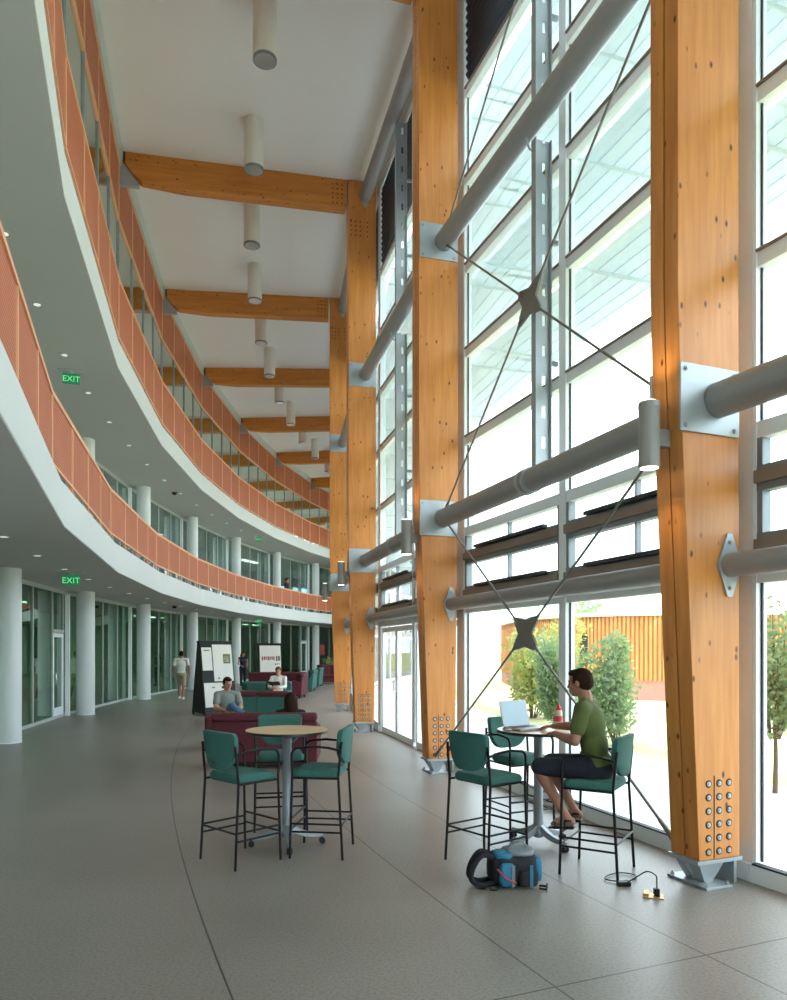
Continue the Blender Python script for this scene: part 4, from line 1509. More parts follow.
# ------------------------------------------------------------------ sofas
def sofa(label, loc, rz, w, body, cush, seats=2, hgt=0.80, back=None):
    """forward (seating side) is +x"""
    t = thing('sofa' if seats > 1 else 'armchair', label, 'sofa' if seats > 1 else 'armchair', loc, rz, 'lounge sofas')
    hw = w / 2
    MB().box(-0.40, 0.40, -hw + 0.02, hw - 0.02, 0.08, 0.30).build('base', M[body], t, bevel=0.02, smooth=True)
    iw = w - 0.30
    for i in range(seats):
        a = -iw / 2 + iw * i / seats
        b = a + iw / seats
        MB().box(-0.20, 0.42, a + 0.004, b - 0.004, 0.30, 0.44).build('seat_cushion', M[cush], t, bevel=0.035, bseg=3)
        # leaning back cushion
        m = MB()
        m.hexa([(-0.30, a + 0.004, 0.42), (-0.13, a + 0.004, 0.42), (-0.13, b - 0.004, 0.42), (-0.30, b - 0.004, 0.42)],
               [(-0.36, a + 0.004, hgt - 0.02), (-0.24, a + 0.004, hgt - 0.02), (-0.24, b - 0.004, hgt - 0.02), (-0.36, b - 0.004, hgt - 0.02)])
        m.build('back_cushion', M[cush], t, bevel=0.035, bseg=3)
        bw = w / seats
        a2, b2 = -hw + bw * i, -hw + bw * (i + 1)
        m = MB()
        m.hexa([(-0.42, a2 + 0.004, 0.10), (-0.30, a2 + 0.004, 0.10), (-0.30, b2 - 0.004, 0.10), (-0.42, b2 - 0.004, 0.10)],
               [(-0.47, a2 + 0.004, hgt - 0.13), (-0.36, a2 + 0.004, hgt - 0.13), (-0.36, b2 - 0.004, hgt - 0.13), (-0.47, b2 - 0.004, hgt - 0.13)])
        m.build('back_panel', M[back or body], t, bevel=0.02, bseg=3)
        m = MB().box(-0.50, -0.33, a2 + 0.004, b2 - 0.004, hgt - 0.13, hgt + 0.0)
        m.build('top_roll', M[body], t, bevel=0.045, bseg=4)
    for s in (-1, 1):
        y0, y1 = sorted((s * hw, s * (hw - 0.15)))
        MB().box(-0.42, 0.40, y0, y1, 0.10, 0.62).build('arm', M[body], t, bevel=0.05, bseg=4)
    for x in (-0.35, 0.35):
        for s in (-1, 1):
            MB().lathe([(0.02, 0.0), (0.028, 0.08)], (x, s * (hw - 0.08), 0), 12).build('leg', M['black'], t)
    return t


F = D(92)
sofa('maroon sofa nearest the camera, seen from behind, just beyond the empty bar table', (-1.97, 11.65, 0), F, 1.60, 'maroon', 'maroon', hgt=0.86)
sofa('armchair under the man in the grey T-shirt', (-3.04, 13.62, 0), D(-75), 0.84, 'maroon', 'maroon', seats=1, hgt=0.62)
sofa('sofa with teal back panels under a maroon top, second from the camera', (-3.25, 17.95, 0), D(92), 1.50, 'maroon', 'teal', hgt=0.82, back='teal')
sofa('teal sofa facing the camera, under the person in the white shirt', (-3.66, 21.15, 0), D(-86), 1.45, 'teal', 'teal', hgt=0.86)
sofa('maroon sofa in the middle distance right of the second display board', (-4.45, 28.6, 0), D(95), 2.2, 'maroon', 'maroon', hgt=0.92)
sofa('maroon armchair beside the middle distance maroon sofa', (-3.72, 27.3, 0), D(175), 1.0, 'maroon', 'maroon', seats=1, hgt=0.90)
sofa('nearer of the two small teal sofas in the distance', (-3.80, 31.6, 0), D(178), 1.3, 'teal', 'teal', hgt=0.9)
sofa('farther of the two small teal sofas in the distance', (-3.85, 34.9, 0), D(178), 1.3, 'teal', 'teal', hgt=0.9)
sofa('maroon sofa farthest from the camera, beside the potted plant', (-3.25, 38.2, 0), D(-90), 1.5, 'maroon', 'maroon', hgt=0.95)


# ------------------------------------------------------------------ display boards
def display_board(label, loc, rz, posters, h=2.0, w=1.0):
    """A-frame; front (+x side) carries the posters"""
    t = thing('display_board', label, 'display board', loc, rz, 'black A-frame display boards')
    fr_ = MB()
    hw = w / 2
    fr_.prism([(0.36, -hw, 0.0), (0.06, -hw, h), (-0.06, -hw, h), (-0.36, -hw, 0.0), (-0.28, -hw, 0.0), (-0.05, -hw, h * 0.75), (0.05, -hw, h * 0.75), (0.28, -hw, 0)], (0, 0.04, 0)) if False else None
    fr_.prism([(0.36, -hw, 0.06), (0.06, -hw, h), (-0.06, -hw, h), (-0.36, -hw, 0.06)], (0, 0.03, 0))
    fr_.prism([(0.36, hw - 0.03, 0.06), (0.06, hw - 0.03, h), (-0.06, hw - 0.03, h), (-0.36, hw - 0.03, 0.06)], (0, 0.03, 0))
    fr_.box(-0.07, 0.07, -hw - 0.01, hw + 0.01, h - 0.02, h + 0.03)
    fr_.build('side_frame', M['black'], t, smooth=False)
    for s in (1, -1):
        fb = MB().prism([(s * 0.36, -hw, 0.06), (s * 0.06, -hw, h), (s * 0.04, -hw, h), (s * 0.34, -hw, 0.06)], (0, w, 0))
        fb.build('panel', M['black'], t, smooth=False)
    for (x, y) in ((0.33, -hw + 0.03), (0.33, hw - 0.03), (-0.33, -hw + 0.03), (-0.33, hw - 0.03)):
        MB().box(x - 0.03, x + 0.03, y - 0.02, y + 0.02, 0, 0.07).build('foot', M['black'], t, smooth=False)
    tilt = Matrix(((-0.1529, 0, 0.988, 0), (0, 1, 0, 0), (0, 0, 0, 0), (0, 0, 0, 1)))
    def on_face(y, z, off):
        x = 0.36 - (z - 0.06) / (h - 0.06) * 0.30
        return Vector((x + off, y, z))
    for (y0, y1, z0, z1, marks) in posters:
        p = MB().prism([on_face(y0, z0, 0.002), on_face(y1, z0, 0.002), on_face(y1, z1, 0.002), on_face(y0, z1, 0.002)], (0.006, 0, 0.001)).build('poster', M['paper'], t, smooth=False)
        for (a0, a1, c0_, c1_, mt) in marks:
            ya, yb = y0 + (y1 - y0) * a0, y0 + (y1 - y0) * a1
            za, zb = z0 + (z1 - z0) * c0_, z0 + (z1 - z0) * c1_
            MB().prism([on_face(ya, za, 0.009), on_face(yb, za, 0.009), on_face(yb, zb, 0.009), on_face(ya, zb, 0.009)], (0.002, 0, 0)).build('print', M[mt], p, smooth=False)
    return t


def wordmarks(n_, a0, a1, c0_, c1_, mt):
    out = []
    w = (a1 - a0) / n_
    for i in range(n_):
        out.append((a0 + i * w + w * 0.1, a0 + i * w + w * (0.75 + 0.1 * (i % 2)), c0_ + 0.01 * (i % 3), c1_, mt))
    return out


display_board('nearer black A-frame display board with white posters, left of the seated man', (-4.98, 20.6, 0), D(-47),
              [(-0.46, -0.16, 1.22, 1.85, [(0.2, 0.8, 0.85, 0.9, 'ink_olive')]),
               (-0.13, 0.47, 0.92, 1.93, [(0.52, 0.9, 0.48, 0.74, 'ink_olive'), (0.58, 0.8, 0.52, 0.68, 'paper'), (0.2, 0.28, 0.06, 0.1, 'ink'), (0.7, 0.8, 0.05, 0.1, 'ink')]),
               (-0.46, 0.30, 0.22, 0.88, [(0.3, 0.42, 0.78, 0.84, 'ink_olive'), (0.7, 0.82, 0.75, 0.85, 'ink')])])
display_board('farther black A-frame display board with one white poster and a dark red title', (-5.25, 31.2, 0), D(-68),
              [(-0.42, 0.47, 0.30, 1.93, wordmarks(7, 0.08, 0.72, 0.62, 0.72, 'ink_red') + wordmarks(2, 0.76, 0.96, 0.60, 0.73, 'ink') + wordmarks(3, 0.70, 0.96, 0.50, 0.54, 'ink_red'))])


# ------------------------------------------------------------------ foliage helper
def leaf_cloud(n_, centre, rad, size, seed, hang=0.0, shape=None):
    rnd = random.Random(seed)
    m = MB()
    for _ in range(n_):
        while True:
            q = Vector((rnd.uniform(-1, 1), rnd.uniform(-1, 1), rnd.uniform(-1, 1)))
            if q.length <= 1 and (shape is None or shape(q)):
                break
        # clumps
        c = Vector(centre) + Vector((q.x * rad[0], q.y * rad[1], q.z * rad[2]))
        d = Vector((rnd.gauss(0, 1), rnd.gauss(0, 1), rnd.gauss(0.1, 0.8) - hang)).normalized()
        s = d.cross(Vector((rnd.gauss(0, 1), rnd.gauss(0, 1), rnd.gauss(0, 1)))).normalized()
        l = size * rnd.uniform(0.6, 1.3)
        w = l * 0.28
        nn = d.cross(s) * (l * 0.08)
        m.add([c, c + d * l * 0.5 + s * w + nn, c + d * l, c + d * l * 0.5 - s * w + nn], [(0, 1, 2, 3)])
    return m


def shrub(label, loc, h, r, n_, mat, seed, kind='shrub', leaf=0.12, trunk=0.0):
    t = thing(kind, label, kind.split('_')[-1], loc, 0, 'shrubs and young trees outside the glass' if kind == 'shrub' else None)
    rnd = random.Random(seed)
    st_ = MB()
    cz = (h + trunk) / 2
    allm = MB()
    for i in range(9):
        a = rnd.uniform(0, 2 * PI)
        rr = rnd.uniform(0.1, 0.85) * r
        top = Vector((math.cos(a) * rr, math.sin(a) * rr, rnd.uniform(0.6, 1.0) * h))
        base = Vector((math.cos(a) * 0.06, math.sin(a) * 0.06, trunk * 0.8))
        st_.tube([base, base.lerp(top, 0.5) + Vector((0, 0, 0.1)), top], [0.02, 0.012, 0.005], 6)
        for q in (0.35, 0.55, 0.75, 0.95):
            cc = base.lerp(top, q)
            cl = leaf_cloud(int(n_ / 36), cc, (r * 0.34, r * 0.34, h * 0.14), leaf, rnd.random(), 0.1)
            allm.add(cl.v, cl.f)
    if trunk:
        st_.tube([(0, 0, 0), (0.01, 0.0, trunk * 0.5), (0.0, 0.02, h * 0.8)], [0.035, 0.028, 0.01], 8)
    else:
        st_.tube([(0, 0, 0), (0, 0, h * 0.5)], [0.03, 0.01], 8)
    st_.build('stem', M['bark'], t)
    allm.build('foliage', M[mat], t, smooth=False)
    return t


# ------------------------------------------------------------------ outside ground, building, plants
m = MB().sweep([(-4.3, -0.25), (-4.3, -0.04), (-0.75, -0.03), (-0.75, -0.25)], KS)
struct(m, 'paving_outside', M['paving'], smooth=False)
m = MB().sweep([(-46, -0.75), (-46, -0.32), (-24, -0.30), (-10, -0.12), (-4.3, -0.04), (-4.3, -0.75)], KS)
struct(m, 'lawn_outside', M['grass'], smooth=False)
m = MB().box(-150, 250, -150, 300, -1.4, -0.8)
struct(m, 'ground_outside', M['field'], smooth=False)

# curved timber clad building across the lawn
bld = thing('timber_building', 'low curved building clad in orange timber battens with white roof edge, seen through the glass', 'building', (14.0, 40.0, 0))
path = []
ctrl = [Vector((6.0, 41.0, 0)), Vector((6.0, 33.0, 0)), Vector((8.2, 28.6, 0)), Vector((13.0, 27.2, 0)), Vector((20.0, 28.5, 0)), Vector((27, 33.0, 0))]
def cr(p0, p1, p2, p3, t):
    return 0.5 * ((2 * p1) + (p2 - p0) * t + (2 * p0 - 5 * p1 + 4 * p2 - p3) * t * t + (-p0 + 3 * p1 - 3 * p2 + p3) * t ** 3)
cc_ = [ctrl[0]] + ctrl + [ctrl[-1]]
for i in range(len(ctrl) - 1):
    for j in range(10):
        path.append(cr(cc_[i], cc_[i + 1], cc_[i + 2], cc_[i + 3], j / 10))
path.append(ctrl[-1])
off = Vector((14.0, 40.0, 0))
path = [p - off for p in path]


def wall_along(path, h0, h1, thick, inset=0.0):
    m = MB()
    n_ = len(path)
    outer, inner = [], []
    for i in range(n_):
        d = (path[min(i + 1, n_ - 1)] - path[max(i - 1, 0)]).normalized()
        nn = Vector((d.y, -d.x, 0))
        outer.append(path[i] + nn * (-inset))
        inner.append(path[i] - nn * (inset + thick))
    vs = []
    for o_, i_ in zip(outer, inner):
        vs += [o_ + Vector((0, 0, h0)), o_ + Vector((0, 0, h1)), i_ + Vector((0, 0, h1)), i_ + Vector((0, 0, h0))]
    fs = []
    for i in range(n_ - 1):
        for j in range(4):
            j2 = (j + 1) % 4
            fs.append((i * 4 + j, i * 4 + j2, (i + 1) * 4 + j2, (i + 1) * 4 + j))
    fs += [(3, 2, 1, 0), tuple(range((n_ - 1) * 4, n_ * 4))]
    m.add(vs, fs)
    return m


wall_along(path, 0.55, 3.05, 0.3, 0.0).build('backing_wall', M['cedar_dark'], bld, smooth=False)
wall_along(path, -0.8, 0.60, 0.3, -0.02).build('plinth', M['pink_wall'], bld, smooth=False)
wall_along(path, 3.05, 3.22, 0.5, -0.10).build('roof_edge', M['white'], bld, smooth=False)
bt_ = MB()
acc_len = 0.0
win_spots = []
nb = 0
for i in range(len(path) - 1):
    a, b = path[i], path[i + 1]
    L_ = (b - a).length
    d = (b - a).normalized()
    nn = Vector((d.y, -d.x, 0))
    x = (-acc_len) % 0.16
    while x < L_:
        c = a + d * x
        bt_.hexa([c - d * 0.045 + nn * 0.0 + Vector((0, 0, 0.58)), c - d * 0.045 + nn * 0.05 + Vector((0, 0, 0.58)), c + d * 0.045 + nn * 0.05 + Vector((0, 0, 0.58)), c + d * 0.045 + Vector((0, 0, 0.58))],
                 [c - d * 0.045 + nn * 0.0 + Vector((0, 0, 3.06)), c - d * 0.045 + nn * 0.05 + Vector((0, 0, 3.06)), c + d * 0.045 + nn * 0.05 + Vector((0, 0, 3.06)), c + d * 0.045 + Vector((0, 0, 3.06))])
        x += 0.16
    acc_len += L_
bt_.build('timber_battens', M['cedar'], bld, smooth=False)
for idx in (16, 18):
    a, b = path[idx], path[idx + 1]
    d = (b - a).normalized()
    nn = Vector((d.y, -d.x, 0))
    c = a
    MB().hexa([c - d * 0.16 + Vector((0, 0, 1.4)), c - d * 0.16 + nn * 0.08 + Vector((0, 0, 1.4)), c + d * 0.16 + nn * 0.08 + Vector((0, 0, 1.4)), c + d * 0.16 + Vector((0, 0, 1.4))],
              [c - d * 0.16 + Vector((0, 0, 2.4)), c - d * 0.16 + nn * 0.08 + Vector((0, 0, 2.4)), c + d * 0.16 + nn * 0.08 + Vector((0, 0, 2.4)), c + d * 0.16 + Vector((0, 0, 2.4))]).build('window', M['gasket'], bld, smooth=False)

shrub('yellow green bushy shrub outside, behind the star plate of the lower cross brace', (3.75, 20.0, -0.1), 2.6, 1.6, 5200, 'leaf_yellow', 3, leaf=0.13)
shrub('grey green shrub outside, just right of the yellow green one', (3.6, 16.2, -0.06), 2.2, 0.85, 3600, 'leaf', 4, leaf=0.12)
shrub('tall grey green shrub outside, behind the head of the seated man', (4.3, 14.2, -0.06), 2.05, 0.85, 3600, 'leaf', 5, leaf=0.11)
shrub('slender young tree outside, in the pane right of the nearest column', (4.95, 9.6, -0.05), 2.4, 0.62, 2400, 'leaf', 6, kind='young_tree', leaf=0.09, trunk=0.9)
shrub('dark round tree on the skyline above the timber building', (16.0, 62.0, -0.8), 6.2, 3.2, 2400, 'leaf', 8, kind='distant_tree', leaf=0.5, trunk=1.5)
shrub('dark distant tree low on the skyline at the right edge', (37.0, 70.0, -0.8), 6.0, 3.6, 2400, 'leaf', 9, kind='distant_tree', leaf=0.5, trunk=1.5)

# potted plant at the far end
pp = thing('potted_plant', 'green potted plant beside the farthest maroon sofa', 'plant', (-3.55, 40.2, 0))
MB().lathe([(0.16, 0), (0.2, 0.35), (0.22, 0.36)], seg=20).build('pot', M['black'], pp)
leaf_cloud(260, (0, 0, 0.85), (0.28, 0.28, 0.42), 0.24, 21, 0.0).build('foliage', M['leaf'], pp, smooth=False)
MB().tube([(0, 0, 0.3), (0, 0, 0.9)], 0.02, 8).build('stem', M['bark'], pp)
po = thing('wall_poster', 'small red poster on the far ground floor glazing', 'poster', P(7.25, 8.25, 1.3), -ang(8.25) , None)
MB().box(-0.012, 0.0, -0.35, 0.35, 0.0, 0.75).build('sheet', M['poster_red'], po, smooth=False)
MB().box(-0.016, -0.012, -0.28, 0.28, 0.5, 0.58).build('print', M['paper'], po, smooth=False)


# ------------------------------------------------------------------ people
def remesh(o, vox, sm=3):
    r = o.modifiers.new('remesh', 'REMESH')
    r.mode = 'VOXEL'
    r.voxel_size = vox
    r.use_smooth_shade = True
    s = o.modifiers.new('smooth', 'SMOOTH')
    s.factor = 0.5
    s.iterations = sm


def head_parts(c, fwd, up, s=1.0):
    f_ = Vector(fwd).normalized()
    u_ = Vector(up)
    u_ = (u_ - f_ * u_.dot(f_)).normalized()
    l_ = u_.cross(f_).normalized()
    R = Matrix((f_, l_, u_)).transposed()
    return R, f_, l_, u_


def hand(mb, w, d, n_, side, curl=0.5, s=1.0):
    """w wrist, d finger direction, n_ palm normal (towards what is touched), side +1 thumb towards d x n"""
    d = Vector(d).normalized()
    n_ = Vector(n_)
    n_ = (n_ - d * n_.dot(d)).normalized()
    t_ = d.cross(n_) * side
    w = Vector(w)
    R = Matrix((d, t_, n_)).transposed().to_4x4()
    mb.ell(w + d * 0.045 * s, (0.055 * s, 0.040 * s, 0.015 * s), R)
    for i, (off, ln, r) in enumerate(((0.028, 0.070, 0.0085), (0.010, 0.080, 0.0088), (-0.009, 0.074, 0.0085), (-0.027, 0.058, 0.0075))):
        p0 = w + d * 0.080 * s + t_ * off * s
        a1, a2, a3 = curl * 0.5, curl * 1.1, curl * 1.6
        p = p0
        pr = r * s
        for (frac, a_) in ((0.45, a1), (0.32, a2), (0.23, a3)):
            q = p + (d * math.cos(a_) + n_ * math.sin(a_)) * ln * frac * s
            mb.cap(p, q, pr, pr * 0.93, 8)
            p = q
            pr *= 0.93
    p0 = w + d * 0.025 * s + t_ * 0.03 * s
    p1 = p0 + (d * 0.55 + t_ * 0.75 + n_ * 0.2).normalized() * 0.035 * s
    p2 = p1 + (d * 0.85 + t_ * 0.25 + n_ * 0.35).normalized() * 0.032 * s
    mb.cap(p0, p1, 0.012 * s, 0.0105 * s, 8)
    mb.cap(p1, p2, 0.0105 * s, 0.009 * s, 8)


def person(label, loc, rz, J, look, top, bottom, shoe, hair='hair', skin='skin', vox=0.007, sleeves='short', legs='long', longhair=False, up=(0, 0, 1), sandals=False, hands=None, fem=False, beard=False):
    """J holds joints in local coordinates: x forward, y left, z up"""
    t = thing('person', label, 'person', loc, rz)
    V = {k: Vector(v) for k, v in J.items()}
    b = MB()
    R, f_, l_, u_ = head_parts((0, 0, 0), look, up)
    R4 = R.to_4x4()
    H = V['head']
    def hp(x, y, z):
        return H + R @ Vector((x, y, z))
    b.ell(H + R @ Vector((-0.012, 0, 0.022)), (0.096, 0.076, 0.094), R4, 20, 14)
    b.ell(H + R @ Vector((0.022, 0, -0.045)), (0.066, 0.055, 0.072), R4, 16, 12)
    b.ell(hp(0.062, 0, -0.088), (0.026, 0.030, 0.022), R4, 12, 8)       # chin
    b.ell(hp(0.080, 0, 0.022), (0.014, 0.046, 0.012), R4, 12, 8)        # brow
    b.cap(hp(0.086, 0, 0.010), hp(0.106, 0, -0.024), 0.008, 0.0125, 10)  # nose
    b.ell(hp(0.093, 0.012, -0.028), (0.009, 0.008, 0.007), R4, 8, 6)
    b.ell(hp(0.093, -0.012, -0.028), (0.009, 0.008, 0.007), R4, 8, 6)
    b.ell(hp(0.080, 0, -0.055), (0.011, 0.024, 0.009), R4, 10, 6)       # lips
    for s in (-1, 1):
        b.ell(hp(0.055, s * 0.040, -0.022), (0.024, 0.020, 0.022), R4, 10, 8)   # cheek
        b.ell(hp(-0.005, s * 0.077, -0.012), (0.018, 0.008, 0.030), R4, 10, 8)  # ear
    neckr = 0.046 if fem else 0.054
    b.cap(V['neck'], H + R @ Vector((-0.022, 0, -0.05)), neckr + 0.006, neckr - 0.002)
    sh = 0.9 if fem else 1.0
    chest = V['chest']
    side = (V['shoL'] - V['shoR']).normalized()
    spine = (V['neck'] - V['pelvis']).normalized()
    fw = side.cross(spine).normalized()
    if fw.x < 0 and abs(V['kneeL'].x) > 0.3:
        fw = -fw
    TR4 = Matrix((fw, side, fw.cross(side) if fw.cross(side).dot(spine) > 0 else -fw.cross(side))).transposed().to_4x4()
    mid = V['pelvis'].lerp(chest, 0.5)
    def torso(mb, g):
        mb.ell(chest, (0.112 * sh + g, 0.165 * sh + g, 0.17 + g), TR4, 18, 12)
        mb.ell(mid, (0.098 + g, 0.138 * sh + g, 0.17 + g), TR4, 18, 12)
        mb.ell(V['pelvis'], (0.112 + g, 0.160 + g, 0.115 + g), TR4, 18, 12)
        mb.cap(V['shoL'], V['shoR'], 0.056 * sh + g, 0.056 * sh + g)
        mb.cap(V['neck'] - spine * 0.02, V['shoL'], 0.045 + g * 0.6, 0.05 + g * 0.6)
        mb.cap(V['neck'] - spine * 0.02, V['shoR'], 0.045 + g * 0.6, 0.05 + g * 0.6)
        if fem:
            for s in (-1, 1):
                mb.ell(chest + fw * 0.075 + side * s * 0.065 - spine * 0.02, (0.055 + g, 0.058 + g, 0.055 + g), TR4, 12, 8)
    torso(b, 0.0)
    ar = 0.85 if fem else 1.0
    for S in 'LR':
        b.cap(V['sho' + S], V['elb' + S], 0.050 * ar, 0.040 * ar)
        b.cap(V['elb' + S], V['elb' + S].lerp(V['wri' + S], 0.35), 0.040 * ar, 0.041 * ar)
        b.cap(V['elb' + S].lerp(V['wri' + S], 0.35), V['wri' + S], 0.041 * ar, 0.026 * ar)
        b.cap(V['hip' + S], V['knee' + S], 0.084, 0.055)
        cf = V['knee' + S].lerp(V['ank' + S], 0.3)
        b.cap(V['knee' + S], cf, 0.054, 0.053)
        b.cap(cf, V['ank' + S], 0.053, 0.034)
        # foot
        a = V['ank' + S]
        toe = V.get('toe' + S, a + Vector((0.17, 0, -0.05)))
        heel = a + (a - toe).normalized() * 0.05
        heel.z = min(heel.z, a.z) - 0.03
        ball = a.lerp(toe, 0.75)
        b.cap(a, heel, 0.034, 0.030, 10)
        b.cap(heel, ball, 0.030, 0.030, 10)
        b.cap(a, ball, 0.032, 0.026, 10)
        b.cap(ball + Vector((0, 0.016, 0)), toe + Vector((0, 0.014, 0)), 0.022, 0.017, 8)
        b.cap(ball - Vector((0, 0.016, 0)), toe - Vector((0, 0.014, 0)), 0.022, 0.015, 8)
        fd = (V['wri' + S] - V['elb' + S]).normalized()
        hd_ = (hands or {}).get(S, (fd, Vector((0, -1 if S == 'L' else 1, -0.2)), 0.5))
        sgn = 1 if Vector(hd_[0]).normalized().cross(Vector(hd_[1])).dot(Vector(hd_[3]) if len(hd_) > 3 else Vector((0.6, 0, 0.8))) > 0 else -1
        hand(b, V['wri' + S], hd_[0], hd_[1], sgn, hd_[2], 1.0)
    body = b.build('body', M[skin], t)
    remesh(body, vox, 3)
    # eyes
    for s in (-1, 1):
        MB().ell(hp(0.078, s * 0.030, 0.002), (0.0095, 0.011, 0.008), R4, 10, 8).build('eye', M['ink'], t)
    # hair
    hm = MB()
    hm.ell(hp(-0.026, 0, 0.036), (0.093, 0.081, 0.087), R4, 20, 14)
    hm.ell(hp(-0.050, 0, 0.0), (0.070, 0.077, 0.080), R4, 18, 12)
    hm.ell(hp(0.030, 0, 0.085), (0.052, 0.062, 0.034), R4, 16, 10)
    if longhair:
        hm.ell(hp(-0.07, 0, -0.06), (0.065, 0.092, 0.13), R4, 16, 12)
        hm.ell(hp(-0.065, 0, -0.15), (0.05, 0.095, 0.10), R4, 16, 12)
        for s in (-1, 1):
            hm.cap(hp(-0.01, s * 0.075, 0.03), hp(-0.02, s * 0.085, -0.14), 0.026, 0.024, 10)
    else:
        for s in (-1, 1):
            hm.ell(hp(0.012, s * 0.070, 0.022), (0.020, 0.012, 0.034), R4, 10, 8)
    ho = hm.build('hair', M[hair], t)
    remesh(ho, max(vox, 0.007), 2)
    if beard:
        bm_ = MB()
        bm_.ell(hp(0.052, 0, -0.090), (0.043, 0.046, 0.028), R4, 14, 8)
        for s in (-1, 1):
            bm_.cap(hp(0.008, s * 0.062, -0.05), hp(0.048, s * 0.042, -0.088), 0.013, 0.016, 8)
        bo = bm_.build('beard', M[hair], t)
        remesh(bo, max(vox, 0.006), 2)
    # top
    g = 0.014
    tm = MB()
    torso(tm, g)
    for S in 'LR':
        a, e_, w = V['sho' + S], V['elb' + S], V['wri' + S]
        if sleeves == 'short':
            tm.cap(a, a.lerp(e_, 0.62), 0.066 * ar, 0.066 * ar)
        elif sleeves == 'long':
            tm.cap(a, e_, 0.064 * ar, 0.052 * ar)
            tm.cap(e_, e_.lerp(w, 0.9), 0.052 * ar, 0.038 * ar)
    to = tm.build('shirt', M[top], t)
    remesh(to, max(vox, 0.008), 14)
    # bottom
    pm = MB()
    pm.ell(V['pelvis'] - spine * 0.02, (0.128, 0.176, 0.118), TR4, 18, 12)
    pm.cap(V['hipL'], V['hipR'], 0.098, 0.098)
    for S in 'LR':
        k_, a = V['knee' + S], V['ank' + S]
        if legs == 'long':
            pm.cap(V['hip' + S], k_, 0.100, 0.072)
            pm.cap(k_, a.lerp(k_, 0.08), 0.070, 0.052)
        elif legs == 'short':
            pm.cap(V['hip' + S], V['hip' + S].lerp(k_, 0.93), 0.104, 0.080)
    bo = pm.build('trousers' if legs == 'long' else 'shorts', M[bottom], t)
    remesh(bo, max(vox, 0.008), 10)
    for S in 'LR':
        a = V['ank' + S]
        toe = V.get('toe' + S, a + Vector((0.17, 0, -0.05)))
        d = (toe - a)
        d.z = 0
        d.normalize()
        zz = toe.z
        if sandals:
            pitch = (toe - (a - Vector((0, 0, 0.055)))).normalized()
            c0 = a - d * 0.065 + Vector((0, 0, -0.068))
            c1 = toe + d * 0.03 + Vector((0, 0, -0.022))
            sdv = d.cross(Vector((0, 0, 1))).normalized()
            sm_ = MB()
            sm_.hexa([c0 - sdv * 0.034 + Vector((0, 0, -0.022)), c1 - sdv * 0.046 + Vector((0, 0, -0.018)), c1 + sdv * 0.046 + Vector((0, 0, -0.018)), c0 + sdv * 0.034 + Vector((0, 0, -0.022))],
                     [c0 - sdv * 0.034, c1 - sdv * 0.046, c1 + sdv * 0.046, c0 + sdv * 0.034])
            so = sm_.build('sandal_sole', M[shoe], t, bevel=0.012, bseg=3)
            for q, hh in ((0.35, 0.032), (0.72, 0.020)):
                cc = c0.lerp(c1, q)
                pts = []
                for j in range(9):
                    a_ = PI * j / 8
                    pts.append(cc + sdv * math.cos(a_) * 0.043 + Vector((0, 0, math.sin(a_) * (0.062 if q < 0.5 else 0.046))))
                MB().tube(pts, 0.009, 8).build('sandal_strap', M[shoe], so)
            pts = []
            for j in range(9):
                a_ = PI * j / 8
                pts.append(a + Vector((0, 0, -0.02)) + sdv * math.cos(a_) * 0.040 - d * math.sin(a_) * 0.052)
            MB().tube(pts, 0.008, 8).build('sandal_strap', M[shoe], so)
        else:
            sm_ = MB()
            heel = a - d * 0.055
            sm_.cap(Vector((heel.x, heel.y, zz + 0.012)), Vector((toe.x, toe.y, zz + 0.008)), 0.042, 0.040, 12)
            sm_.cap(Vector((a.x, a.y, zz + 0.045)), a.lerp(toe, 0.6), 0.044, 0.036, 12)
            so = sm_.build('shoe', M[shoe], t)
            remesh(so, 0.008, 2)
    return t


# man at the laptop, seated on the bar chair; local frame as the chair (x forward)
Jm = dict(pelvis=(-0.02, 0, 0.875), chest=(0.055, 0.0, 1.215), neck=(0.09, 0.0, 1.415), head=(0.14, 0.0, 1.555),
          shoL=(0.065, 0.185, 1.345), shoR=(0.09, -0.185, 1.345),
          elbL=(0.10, 0.25, 1.09), wriL=(0.335, 0.06, 1.12),
          elbR=(0.29, -0.36, 1.15), wriR=(0.50, -0.38, 1.135),
          hipL=(0.02, 0.095, 0.855), hipR=(0.02, -0.095, 0.855),
          kneeL=(0.46, 0.15, 0.845), kneeR=(0.46, -0.13, 0.845),
          ankL=(0.215, 0.11, 0.435), ankR=(0.225, -0.14, 0.445),
          toeL=(0.33, 0.12, 0.375), toeR=(0.34, -0.15, 0.375))
# the right hand (towards the table) rests on the keyboard edge
person('man in olive T-shirt, dark shorts and sandals working at the laptop', (1.683, 6.145, 0), D(148.7), Jm, (0.97, -0.10, -0.16), 'olive', 'navy', 'black',
       skin='skin_tan', vox=0.006, sleeves='short', legs='short', sandals=True,
       hands={'L': (Vector((0.62, -0.78, -0.03)), Vector((0, 0, -1)), 0.45, Vector((-0.78, -0.62, 0))),
              'R': (Vector((0.90, -0.43, -0.10)), Vector((0, 0, -1)), 0.40, Vector((0.43, 0.90, 0)))})

